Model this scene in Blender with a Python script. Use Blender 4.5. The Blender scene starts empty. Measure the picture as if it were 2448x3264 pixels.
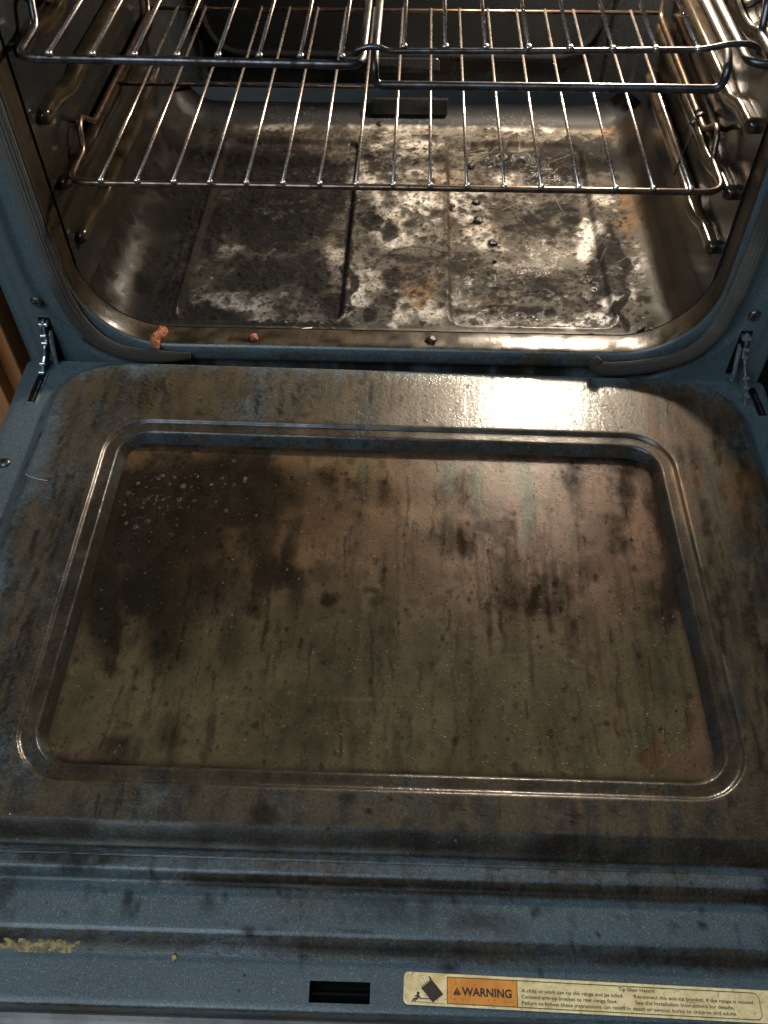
import bpy, bmesh, math, random
import numpy as np
from mathutils import Vector, Matrix, noise as mnoise
random.seed(7)
S = bpy.context.scene
COL = S.collection

# ------------------------------------------------------------------ camera, world, lamps, exposure
cam = bpy.data.cameras.new('camera')
cam.sensor_fit = 'VERTICAL'; cam.sensor_height = 32.0; cam.lens = 32.0 * 2790.0 / 3264.0
cam.clip_start = 0.01; cam.clip_end = 60
cob = bpy.data.objects.new('camera', cam); COL.objects.link(cob)
MO = ((0.9993330, -0.0250403, 0.0265822), (0.0361960, 0.7757438, -0.6300090), (-0.0048454, 0.6305509, 0.7761328))
mw = Matrix(MO).to_4x4(); mw.translation = Vector((0.0200768, -0.6864007, 0.6149027)); cob.matrix_world = mw
S.camera = cob

w = bpy.data.worlds.new('World'); S.world = w; w.use_nodes = True
w.node_tree.nodes['Background'].inputs[0].default_value = (0.50, 0.66, 0.85, 1)
w.node_tree.nodes['Background'].inputs[1].default_value = 0.015

def area(name, loc, target, size, energy, color):
    l = bpy.data.lights.new(name, 'AREA'); l.shape = 'RECTANGLE'; l.size, l.size_y = size; l.energy = energy; l.color = color
    o = bpy.data.objects.new(name, l); COL.objects.link(o); o.location = loc
    o.rotation_euler = (Vector(target) - Vector(loc)).to_track_quat('-Z', 'Y').to_euler()
    return o
area('room_light', (-0.75, -1.55, 2.1), (0, -0.25, 0.0), (1.7, 1.4), 44.0, (0.72, 0.87, 1.0))
area('ceiling_bounce_fill', (0.1, -0.45, 2.45), (0.1, -0.45, 0.0), (2.2, 1.2), 1.2, (0.72, 0.87, 1.0))  # added unseen fill imitating light bounced off the ceiling
BULB_STRENGTH = 1000.0
BULB_LOC = (0.254, 0.446, 0.425)

S.view_settings.view_transform = 'Standard'; S.view_settings.look = 'None'
S.view_settings.exposure = 0.0; S.view_settings.gamma = 1.0
S.view_settings.use_curve_mapping = False
S.cycles.use_denoising = True
S.cycles.max_bounces = 8; S.cycles.glossy_bounces = 5; S.cycles.diffuse_bounces = 4
S.cycles.sample_clamp_indirect = 4.0
S.cycles.use_adaptive_sampling = True; S.cycles.adaptive_threshold = 0.04; S.cycles.adaptive_min_samples = 24

# ------------------------------------------------------------------ node helper
class Mat:
    def __init__(s, name):
        s.m = bpy.data.materials.new(name); s.m.use_nodes = True
        s.t = s.m.node_tree; s.b = s.t.nodes['Principled BSDF']
        s.co = s.t.nodes.new('ShaderNodeTexCoord').outputs['Object']
    def set(s, sock, v):
        if isinstance(v, bpy.types.NodeSocket): s.t.links.new(v, sock)
        elif isinstance(v, (tuple, list)) and len(v) == 3 and sock.type == 'RGBA': sock.default_value = (*v, 1)
        else: sock.default_value = v
    def P(s, **k):
        names = dict(col='Base Color', rough='Roughness', metal='Metallic', spec='Specular IOR Level', normal='Normal',
                     coat='Coat Weight', coatr='Coat Roughness', emit='Emission Color', es='Emission Strength', aniso='Anisotropic', ior='IOR')
        for a, v in k.items(): s.set(s.b.inputs[names[a]], v)
        return s
    def scale(s, v, vec=None):
        n = s.t.nodes.new('ShaderNodeMapping'); s.set(n.inputs[0], vec or s.co); n.inputs['Scale'].default_value = v; return n.outputs[0]
    def noise(s, sc, detail=4, rough=.55, dist=0, vec=None, col=False):
        n = s.t.nodes.new('ShaderNodeTexNoise'); s.set(n.inputs['Vector'], vec or s.co)
        n.inputs['Scale'].default_value = sc; n.inputs['Detail'].default_value = detail; n.inputs['Roughness'].default_value = rough; n.inputs['Distortion'].default_value = dist
        return n.outputs[1 if col else 0]
    def vor(s, sc, vec=None, feature='F1', rnd=1.0, col=False):
        n = s.t.nodes.new('ShaderNodeTexVoronoi'); n.feature = feature; s.set(n.inputs['Vector'], vec or s.co)
        n.inputs['Scale'].default_value = sc
        if 'Randomness' in n.inputs: n.inputs['Randomness'].default_value = rnd
        return n.outputs['Color'] if col else n.outputs['Distance']
    def m_(s, op, a, b=0.0, c=0.0, clamp=False):
        n = s.t.nodes.new('ShaderNodeMath'); n.operation = op; n.use_clamp = clamp
        s.set(n.inputs[0], a); s.set(n.inputs[1], b); s.set(n.inputs[2], c); return n.outputs[0]
    def step(s, x, a, b, lo=0.0, hi=1.0):
        n = s.t.nodes.new('ShaderNodeMapRange'); n.interpolation_type = 'SMOOTHSTEP'
        s.set(n.inputs[0], x)
        for i, v in enumerate((a, b, lo, hi)): s.set(n.inputs[1 + i], v)
        return n.outputs[0]
    def mix(s, f, a, b, mode='MIX'):
        n = s.t.nodes.new('ShaderNodeMix'); n.data_type = 'RGBA'; n.blend_type = mode
        s.set(n.inputs['Factor'], f); s.set(n.inputs[6], a); s.set(n.inputs[7], b); return n.outputs[2]
    def attr(s, name):
        n = s.t.nodes.new('ShaderNodeAttribute'); n.attribute_name = name; return n.outputs['Fac']
    def acol(s, name):
        n = s.t.nodes.new('ShaderNodeAttribute'); n.attribute_name = name; return n.outputs['Color']
    def xyz(s, vec=None):
        n = s.t.nodes.new('ShaderNodeSeparateXYZ'); s.set(n.inputs[0], vec or s.co); return n.outputs
    def bump(s, h, strength=.3, dist=.001, normal=None):
        n = s.t.nodes.new('ShaderNodeBump'); n.inputs['Strength'].default_value = strength; n.inputs['Distance'].default_value = dist
        s.set(n.inputs['Height'], h)
        if normal: s.set(n.inputs['Normal'], normal)
        return n.outputs[0]

def speckle(M):
    a = M.step(M.vor(620), .10, .34, 1, 0)
    a = M.m_('MULTIPLY', a, M.step(M.noise(330, 2), .42, .62))
    b = M.step(M.noise(900, 2, .7), .52, .70)
    return M.m_('MULTIPLY_ADD', b, .5, a, clamp=True)

def mat_blue():
    M = Mat('blue_speckled_enamel')
    sp = speckle(M)
    mott = M.noise(14, 3)
    base = M.mix(mott, (.046, .066, .074), (.080, .106, .116))
    c = M.mix(M.m_('MULTIPLY', sp, .75), base, (.22, .30, .36))
    dark = M.step(M.noise(1100, 1), .58, .72)
    c = M.mix(M.m_('MULTIPLY', dark, .6), c, (.010, .016, .022))
    # baked-on brown grease where the attribute says so, broken up by noise and runs
    g = M.attr('grime')
    run = M.noise(1, 6, .6, .6, M.scale((60, 9, 9)))
    patch = M.noise(11, 8, .66, .3)
    k = M.m_('ADD', g, M.m_('MULTIPLY', M.m_('SUBTRACT', patch, .5), 1.6))
    k = M.m_('ADD', k, M.m_('MULTIPLY', M.m_('MULTIPLY', M.m_('SUBTRACT', run, .5), .7), M.step(M.xyz()[1], -.475, -.46)))
    kf = M.m_('ADD', k, M.m_('MULTIPLY', M.m_('SUBTRACT', M.noise(190, 4, .75), .5), 1.3))
    gm = M.step(kf, .12, .86)
    gcol = M.mix(M.step(run, .36, .64), (.010, .006, .003), (.056, .036, .014))
    gcol = M.mix(M.step(M.noise(45, 5, .7), .42, .7), gcol, (.060, .043, .020))
    gcol = M.mix(M.m_('MULTIPLY', sp, .20), gcol, (.16, .13, .08))
    crk = M.m_('MULTIPLY', M.step(M.noise(1, 6, .6, 1.2, M.scale((90, 24, 24))), .60, .66), .9)
    gcol = M.mix(crk, gcol, (.010, .006, .004))
    blotch = M.step(M.noise(26, 6, .65, .8), .57, .68)
    gcol = M.mix(M.m_('MULTIPLY', blotch, .75), gcol, (.012, .008, .005))
    c = M.mix(M.m_('MULTIPLY', gm, .93), c, gcol)
    # scattered burnt spots
    spots = M.m_('MULTIPLY', M.step(M.vor(95), .05, .13, 1, 0), M.step(M.noise(30, 3), .55, .62))
    c = M.mix(spots, c, (.010, .007, .005))
    fine = M.noise(420, 3)
    r = M.m_('ADD', M.m_('MULTIPLY', patch, .25), M.m_('MULTIPLY_ADD', gm, .02, .25))
    b1 = M.bump(fine, .12, .0006)
    tn = M.attr('drip'); c = M.mix(M.m_('MULTIPLY', tn, .88), c, (.010, .0065, .004))
    ru = M.attr('rusty'); c = M.mix(M.m_('MULTIPLY', ru, M.step(patch, .38, .6)), c, (.085, .040, .014))
    gr_ = M.noise(480, 3, .75); c = M.mix(M.m_('MULTIPLY', gm, M.step(gr_, .50, .66, 0, .6)), c, (.010, .007, .004)); c = M.mix(M.m_('MULTIPLY', gm, M.step(gr_, .32, .44, .25, 0)), c, (.15, .13, .09))
    b2 = M.bump(M.m_('MULTIPLY', M.m_('ADD', M.m_('ADD', spots, M.noise(240, 4, .7)), M.m_('MULTIPLY', run, .7)), gm), .35, .0008, b1)
    wd = M.m_('MULTIPLY', M.m_('MULTIPLY', M.step(M.vor(150), .07, .12, 1, 0), M.step(M.vor(150, col=True), .80, .84)), M.m_('MULTIPLY', gm, M.step(M.noise(12, 2), .5, .6)))
    c = M.mix(M.m_('MULTIPLY', wd, .8), c, (.4, .4, .37))
    M.P(col=c, rough=r, spec=M.m_('MULTIPLY', .45, M.m_('MULTIPLY_ADD', tn, -.8, 1.0)), normal=b2, coat=M.m_('MULTIPLY', M.m_('MULTIPLY', M.step(M.xyz()[1], -.47, -.43), M.m_('SUBTRACT', 1.0, tn)), M.m_('MULTIPLY', gm, M.step(run, .38, .52, .45, .95))), coatr=.14)
    M.set(M.b.inputs['Coat Normal'], b2)
    return M.m

def mat_liner():
    M = Mat('oven_liner_enamel')
    sp = speckle(M)
    base = M.mix(M.noise(9, 4), (.005, .0065, .0085), (.010, .0115, .013))
    bk = M.step(M.xyz()[1], .40, .45, 1, .12)
    film = M.step(M.noise(1, 7, .65, .5, M.scale((12, 12, 5))), .40, .66)
    c = M.mix(M.m_('MULTIPLY', film, bk), base, (.015, .0115, .006))
    c = M.mix(M.m_('MULTIPLY', sp, .18), c, (.15, .15, .14))
    dk = M.step(M.noise(17, 7, .7, .6), .55, .68)
    c = M.mix(M.m_('MULTIPLY', dk, .7), c, (.010, .008, .006))
    tan = M.step(M.m_('ADD', M.attr('tan'), M.m_('MULTIPLY', M.m_('SUBTRACT', M.noise(30, 7, .7), .5), 1.2)), .3, .9)
    c = M.mix(tan, c, (.22, .165, .095))
    spots = M.m_('MULTIPLY', M.step(M.vor(110), .05, .14, 1, 0), M.step(M.noise(22, 3), .56, .62))
    c = M.mix(spots, c, (.012, .008, .006))
    r = M.m_('MULTIPLY_ADD', M.noise(25, 5, .6), .26, .05)
    b = M.bump(M.noise(60, 4), .10, .002)
    b = M.bump(M.noise(420, 3), .12, .0006, b)
    M.P(col=c, rough=r, spec=.32, normal=b)
    return M.m

def mat_floor():
    M = Mat('burnt_oven_floor')
    c = M.acol('stain'); wet = M.attr('wet'); pale = M.attr('paleness'); slick = M.attr('slick')
    n2 = M.noise(140, 6, .72, .3); n3 = M.noise(430, 4, .75)
    c = M.mix(M.step(n3, .50, .66, 0, .6), c, M.mix(.25, (.012, .010, .009), c))
    c = M.mix(M.step(n2, .52, .66, 0, .45), c, M.mix(.35, (.020, .016, .013), c))
    c = M.mix(M.m_('MULTIPLY', M.step(n3, .30, .44, .35, 0), pale), c, (.62, .58, .52))
    bub = M.step(M.vor(300), 0, .5, 1, 0)
    b = M.bump(M.m_('ADD', M.m_('MULTIPLY', n2, .8), M.m_('MULTIPLY', n3, .5)), .40, .0018)
    b = M.bump(M.m_('MULTIPLY', M.m_('ADD', bub, M.m_('MULTIPLY', n3, 1.2)), wet), .5, .0016, b)
    r = M.m_('MULTIPLY_ADD', pale, .1, .70)
    r = M.m_('ADD', r, M.m_('MULTIPLY', wet, -.56)); r = M.m_('ADD', r, M.m_('MULTIPLY', slick, -.60))
    M.P(col=c, rough=M.m_('MAXIMUM', r, .11), spec=M.m_('ADD', M.m_('MULTIPLY_ADD', wet, .6, .03), M.m_('MULTIPLY', slick, .45)), normal=b)
    return M.m

def mat_plate():
    M = Mat('grease_filmed_plate')
    c = M.acol('stain'); gl = M.attr('gloss')
    n1 = M.noise(40, 6, .66, .4); n2 = M.noise(170, 6, .74, .2); n3 = M.noise(560, 3, .75)
    c = M.mix(M.step(n2, .50, .66, 0, .45), c, M.mix(.35, (.012, .008, .005), c))
    c = M.mix(M.step(n3, .52, .68, 0, .50), c, M.mix(.3, (.012, .008, .005), c))
    c = M.mix(M.step(n3, .30, .44, .22, 0), c, (.20, .155, .10))
    r = M.m_('MULTIPLY_ADD', n1, .22, .24)
    beads = M.m_('MULTIPLY', M.step(M.vor(330), .05, .30, 1, 0), M.step(M.noise(60, 3), .48, .60))
    b = M.bump(M.m_('ADD', beads, M.m_('MULTIPLY', n2, .45)), .40, .0012)
    b = M.bump(n3, .22, .0005, b)
    M.P(col=c, rough=r, spec=M.m_('MULTIPLY', gl, .24), normal=b)
    return M.m

def simple(name, col, rough, metal=0.0, nsc=40, col2=None, bump=0.0, bsc=200, spec=.5):
    M = Mat(name)
    n = M.noise(nsc, 5, .6)
    c = M.mix(M.step(n, .35, .65), col, col2 or tuple(x * .7 for x in col))
    M.P(col=c, rough=M.m_('MULTIPLY_ADD', n, .2, max(.02, rough - .1)), metal=metal, spec=spec)
    if bump: M.P(normal=M.bump(M.noise(bsc, 4, .6), bump, .001))
    return M.m

def mat_rod(name, a, b, rough):
    M = Mat(name)
    n = M.noise(1, 6, .65, .4, M.scale((60, 60, 60))); f = M.noise(300, 3)
    c = M.mix(M.step(n, .40, .62), a, b)
    res = M.m_('MULTIPLY', M.step(M.noise(120, 5, .7), .54, .64), .8)
    c = M.mix(res, c, (.045, .026, .016))
    c = M.mix(M.m_('MULTIPLY', M.step(f, .58, .70), .5), c, (.05, .03, .02))
    M.P(col=c, metal=.92, rough=M.m_('ADD', M.m_('MULTIPLY_ADD', n, .22, rough), M.m_('MULTIPLY', res, .25)), normal=M.bump(f, .15, .0005))
    return M.m

def mat_label(name, col, col2):
    M = Mat(name)
    c = M.mix(M.step(M.noise(70, 6, .7), .38, .66), col, col2)
    c = M.mix(M.m_('MULTIPLY', M.step(M.noise(260, 4, .7), .56, .68), .55), c, tuple(x * .35 for x in col2))
    sp = M.m_('MULTIPLY', M.step(M.vor(260), .06, .16, 1, 0), M.step(M.noise(90, 2), .50, .6))
    c = M.mix(M.m_('MULTIPLY', sp, .8), c, (.05, .035, .02))
    wear = M.m_('MULTIPLY', M.step(M.noise(1, 6, .7, .4, M.scale((60, 260, 60))), .57, .66), .4)
    c = M.mix(wear, c, (.22, .16, .07))
    M.P(col=c, rough=.42, spec=.35, normal=M.bump(M.noise(90, 3), .15, .001)); return M.m

def mat_wood():
    M = Mat('orange_cabinet_wood')
    g = M.noise(1, 6, .6, 1.2, M.scale((40, 40, 4)))
    c = M.mix(M.step(g, .35, .65), (.26, .085, .022), (.40, .155, .045))
    M.P(col=c, rough=.42, normal=M.bump(g, .15, .001)); return M.m

def mat_gasket():
    M = Mat('braided_gasket_cloth')
    n = M.noise(900, 2); l = M.noise(18, 4)
    c = M.mix(n, (.050, .046, .040), (.165, .150, .125)); c = M.mix(M.m_('MULTIPLY', M.step(l, .45, .65), .8), c, (.050, .045, .038))
    c = M.mix(M.step(M.m_('ADD', M.xyz()[2], M.m_('MULTIPLY', l, .06)), .045, .12, .75, 0), c, (.026, .021, .016))
    M.P(col=c, rough=.85, spec=.2, normal=M.bump(n, .5, .0008)); return M.m

BLUE = mat_blue(); LINER = mat_liner(); FLOOR = mat_floor(); PLATE = mat_plate()
CHROME = mat_rod('tarnished_chrome_wire', (.86, .79, .75), (.56, .46, .40), .13)
BRONZE = mat_rod('browned_rack_rod', (.20, .145, .11), (.10, .065, .047), .22)
STEEL = mat_rod('dark_grey_rack_rod', (.13, .13, .14), (.06, .055, .05), .26)
ZINC = mat_rod('zinc_hinge_steel', (.62, .66, .68), (.45, .48, .48), .20)
GASKET = mat_gasket(); WOOD = mat_wood()
BLACK = simple('unlit_depth_black', (.005, .005, .006), .7, spec=.12)  # black standing for shade in slots, openings and the right gap
DULL = simple('dull_dark_steel', (.010, .011, .012), .5, 0, 30, (.018, .016, .014), .2)
CREAM = mat_label('aged_cream_label', (.80, .67, .38), (.62, .47, .22))
ORANGE = mat_label('warning_orange', (.68, .28, .055), (.55, .20, .035))
INK = simple('black_label_ink', (.020, .014, .012), .6, 0, 200, (.035, .022, .016))
CHAR = simple('charred_food', (.012, .009, .007), .38, 0, 300, (.022, .015, .010), .8, 500)
SCRAP = simple('cooked_orange_food', (.36, .135, .048), .7, 0, 420, (.22, .065, .02), 1.0, 700)
SMEAR = simple('dried_yellow_smear', (.42, .30, .11), .6, 0, 220, (.16, .11, .045), .6, 400)
WHITEF = simple('white_flake', (.6, .58, .52), .6)
TILE = simple('pale_floor_tile', (.62, .63, .60), .45, 0, 6, (.52, .52, .49), .1)
TRIM = simple('worn_door_trim', (.10, .09, .08), .38, .2, 30, (.06, .05, .045), .2)
RAIL = simple('worn_shiny_rail_enamel', (.050, .038, .024), .16, .40, 60, (.018, .013, .008), .1, 260, .7)
SCREW = mat_rod('dark_screw', (.16, .15, .15), (.08, .07, .07), .3)
CERAMIC = simple('white_lamp_socket', (.7, .68, .62), .4)

# ------------------------------------------------------------------ mesh helpers
def link(name, me, parent=None, mats=(), smooth=True):
    for m in mats: me.materials.append(m)
    if smooth:
        for p in me.polygons: p.use_smooth = True
    o = bpy.data.objects.new(name, me); COL.objects.link(o)
    if parent: o.parent = parent
    return o
def from_py(name, V, F, parent=None, mats=(), smooth=True):
    me = bpy.data.meshes.new(name); me.from_pydata([tuple(v) for v in V], [], [tuple(f) for f in F]); me.update()
    return link(name, me, parent, mats, smooth)
def set_attr(o, name, vals):
    a = o.data.attributes.new(name, 'FLOAT', 'POINT'); a.data.foreach_set('value', np.asarray(vals, dtype=np.float32))
def tag(o, label, cat, group=None, kind=None):
    o['label'] = label; o['category'] = cat
    if group: o['group'] = group
    if kind: o['kind'] = kind
    return o
def empty(name, loc=(0, 0, 0)):
    o = bpy.data.objects.new(name, None); COL.objects.link(o); o.location = loc; o.empty_display_size = .05; return o

def fillet(pts, r, n=5, closed=False):
    P = [Vector(p) for p in pts]; out = []; N = len(P)
    for i, p in enumerate(P):
        if not closed and i in (0, N - 1): out.append(p); continue
        a, b = P[i - 1], P[(i + 1) % N]
        ri = r[i] if isinstance(r, (list, tuple)) else r
        da, db = (a - p), (b - p)
        d = min(ri, da.length * .48, db.length * .48)
        s, e = p + da.normalized() * d, p + db.normalized() * d
        for k in range(n + 1):
            t = k / n; out.append(s * (1 - t) ** 2 + p * 2 * t * (1 - t) + e * t * t)
    return out
def sweep_vf(path, prof, closed=False, up=Vector((0, 0, 1)), caps=True, scale=None):
    """prof: list of (a,b) offsets in the frame (side, up)."""
    P = [Vector(p) for p in path]; N = len(P); V = []; F = []; n = len(prof)
    T = []
    for i in range(N):
        a = P[i - 1] if (i or closed) else P[i]; b = P[(i + 1) % N] if (i < N - 1 or closed) else P[i]
        T.append((b - a).normalized())
    u = up - T[0] * up.dot(T[0])
    if u.length < 1e-3: u = Vector((1, 0, 0)) - T[0] * T[0].x
    u.normalize()
    for i in range(N):
        u = u - T[i] * u.dot(T[i])
        u.normalize(); s = T[i].cross(u)
        k = scale[i] if scale else 1
        for a, b in prof: V.append(P[i] + s * a * k + u * b * k)
    for i in range(N if closed else N - 1):
        j = (i + 1) % N
        for q in range(n): F.append((i * n + q, i * n + (q + 1) % n, j * n + (q + 1) % n, j * n + q))
    if caps and not closed:
        F.append(tuple(range(n - 1, -1, -1))); F.append(tuple((N - 1) * n + q for q in range(n)))
    return V, F
def circ(r, n=12, ry=None): return [(r * math.cos(2 * math.pi * i / n), (ry or r) * math.sin(2 * math.pi * i / n)) for i in range(n)]
class Build:
    def __init__(s): s.V = []; s.F = []; s.M = []
    def add(s, V, F, m=0):
        o = len(s.V); s.V += [tuple(v) for v in V]; s.F += [tuple(i + o for i in f) for f in F]; s.M += [m] * len(F); return s
    def rod(s, path, r, n=10, closed=False, m=0): return s.add(*sweep_vf(path, circ(r, n), closed), m)
    def box(s, c, d, m=0, rot=None):
        V = [Vector((x * d[0] / 2, y * d[1] / 2, z * d[2] / 2)) for x in (-1, 1) for y in (-1, 1) for z in (-1, 1)]
        if rot: V = [rot @ v for v in V]
        return s.add([v + Vector(c) for v in V], [(0, 1, 3, 2), (4, 6, 7, 5), (0, 4, 5, 1), (2, 3, 7, 6), (0, 2, 6, 4), (1, 5, 7, 3)], m)
    def obj(s, name, parent=None, mats=(), smooth=True):
        o = from_py(name, s.V, s.F, parent, mats, smooth)
        if any(s.M): o.data.polygons.foreach_set('material_index', s.M)
        return o
def bevel(o, wdt, seg=2, ang=40):
    m = o.modifiers.new('bevel', 'BEVEL'); m.width = wdt; m.segments = seg; m.limit_method = 'ANGLE'; m.angle_limit = math.radians(ang); return o
def rrect(x0, x1, y0, y1, r, side=150, arc=14):
    """closed rounded rectangle, constant point count: corners BL, BR, TR, TL."""
    out = []
    cs = [((x0 + r, y0 + r), math.pi), ((x1 - r, y0 + r), 1.5 * math.pi), ((x1 - r, y1 - r), 0), ((x0 + r, y1 - r), .5 * math.pi)]
    arcs = [[(c[0] + r * math.cos(a + t * math.pi / 2 / arc), c[1] + r * math.sin(a + t * math.pi / 2 / arc)) for t in range(arc + 1)] for c, a in cs]
    for i in range(4):
        out += arcs[i]; p, q = arcs[i][-1], arcs[(i + 1) % 4][0]
        out += [(p[0] + (q[0] - p[0]) * k / side, p[1] + (q[1] - p[1]) * k / side) for k in range(1, side)]
    return out
def loft(rings):
    n = len(rings[0]); V = [p for r in rings for p in r]; F = []
    for i in range(len(rings) - 1):
        for q in range(n): F.append((i * n + q, i * n + (q + 1) % n, (i + 1) * n + (q + 1) % n, (i + 1) * n + q))
    return V, F
def sstep(x, a, b): t = np.clip((x - a) / (b - a), 0, 1); return t * t * (3 - 2 * t)
RNG = np.random.RandomState(3)
def vnoise(x, y, f, seed=0, oct=4):
    tot = np.zeros_like(x); amp = 1; s = 0
    for k in range(oct):
        g = np.random.RandomState(seed + k * 17).rand(256, 256)
        X = x * f + 37.3 + k * 11; Y = y * f + 91.7 + k * 5
        xi = np.floor(X).astype(int); yi = np.floor(Y).astype(int); fx = X - xi; fy = Y - yi
        fx = fx * fx * (3 - 2 * fx); fy = fy * fy * (3 - 2 * fy)
        a = g[xi % 256, yi % 256]; b = g[(xi + 1) % 256, yi % 256]; c = g[xi % 256, (yi + 1) % 256]; d = g[(xi + 1) % 256, (yi + 1) % 256]
        tot += amp * ((a * (1 - fx) + b * fx) * (1 - fy) + (c * (1 - fx) + d * fx) * fy); s += amp; amp *= .5; f *= 2
    return tot / s - .5
def fb(x, y, fx, fy, seed, oct=5, warp=0.0):
    if warp:
        wx = vnoise(x, y, 20, seed + 31, 3); wy = vnoise(x, y, 20, seed + 57, 3)
        x = x + warp * wx; y = y + warp * wy
    c, s_ = math.cos(.55 + seed), math.sin(.55 + seed)
    if fx == fy: x, y = c * x - s_ * y, s_ * x + c * y
    return vnoise(x * fx, y * fy, 1.0, seed, oct) * 2.6
def stains(spec, x, y, warp=.02, seed=1):
    xw = x + warp * vnoise(x, y, 28, seed) * 2; yw = y + warp * vnoise(x, y, 28, seed + 5) * 2
    out = {}
    for k, l in spec.items():
        a = np.zeros_like(x)
        for cx, cy, ax, ay, bx, by, s in l:
            det = ax * by - ay * bx; dx = xw - cx; dy = yw - cy
            p = (dx * by - dy * bx) / det; q = (dy * ax - dx * ay) / det
            d = np.sqrt(p * p + q * q)
            a = np.maximum(a, s * (1 - sstep(d, .35, 1.45)))
        out[k] = a
    return out
def lay(C, m, col): return C * (1 - m[..., None]) + np.asarray(col) * m[..., None] if np.ndim(col) < 2 else C * (1 - m[..., None]) + col * m[..., None]
def dab(A, gx, gy, x, y, rx, ry, v, soft=.35, wob=0.0, rs=None):
    """stamp an uneven dot into a layer (max)."""
    R = max(rx, ry) * 1.4
    i0, i1 = np.searchsorted(gx, (x - R, x + R)); j0, j1 = np.searchsorted(gy, (y - R, y + R))
    if i1 <= i0 or j1 <= j0: return
    XX, YY = np.meshgrid(gx[i0:i1] - x, gy[j0:j1] - y)
    d = np.sqrt((XX / rx) ** 2 + (YY / ry) ** 2)
    if wob:
        th = np.arctan2(YY, XX); d = d * (1 + wob * np.sin(3 * th + rs[0]) + wob * .7 * np.sin(5 * th + rs[1]))
    A[j0:j1, i0:i1] = np.maximum(A[j0:j1, i0:i1], v * (1 - sstep(d, 1 - soft, 1 + soft)))
def run_line(A, gx, gy, pts, w0, w1, v, soft=.5):
    n = len(pts)
    for k, (x, y) in enumerate(pts):
        t = k / max(1, n - 1); dab(A, gx, gy, x, y, w0 + (w1 - w0) * t, (w0 + (w1 - w0) * t) * 1.3, v, soft)
def drips(A, gx, gy, n, xr, yr, lr, wr, vr, rs, lean=0.0):
    for _ in range(n):
        x = rs.uniform(*xr); y = rs.uniform(*yr); L = rs.uniform(*lr) ; w = rs.uniform(*wr); v = rs.uniform(*vr)
        m = max(3, int(L / .0014)); dx = rs.normal(0, .05) + lean; ph = rs.uniform(0, 6)
        run_line(A, gx, gy, [(x + dx * L * k / m + .0006 * math.sin(ph + k * .31) + .0004 * math.sin(ph * 2 + k * .83), y - L * k / m) for k in range(m)], w, w * rs.uniform(.3, 1.0), v * 1.0)
def grid_mesh(name, V, parent, mat):
    ny, nx = V.shape[:2]; idx = np.arange(nx * ny, dtype=np.int32).reshape(ny, nx)
    F = np.stack([idx[:-1, :-1], idx[:-1, 1:], idx[1:, 1:], idx[1:, :-1]], -1).reshape(-1)
    me = bpy.data.meshes.new(name); me.vertices.add(nx * ny); me.vertices.foreach_set('co', V.reshape(-1).astype(np.float32))
    nf = len(F) // 4; me.loops.add(nf * 4); me.loops.foreach_set('vertex_index', F); me.polygons.add(nf)
    me.polygons.foreach_set('loop_start', np.arange(0, nf * 4, 4, dtype=np.int32)); me.polygons.foreach_set('use_smooth', np.ones(nf, dtype=bool)); me.update(calc_edges=True)
    return link(name, me, parent, [mat], False)
def set_col(o, name, C):
    a = o.data.attributes.new(name, 'FLOAT_COLOR', 'POINT'); c = np.ones((C.reshape(-1, 3).shape[0], 4), dtype=np.float32); c[:, :3] = C.reshape(-1, 3); a.data.foreach_set('color', c.reshape(-1))

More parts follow.
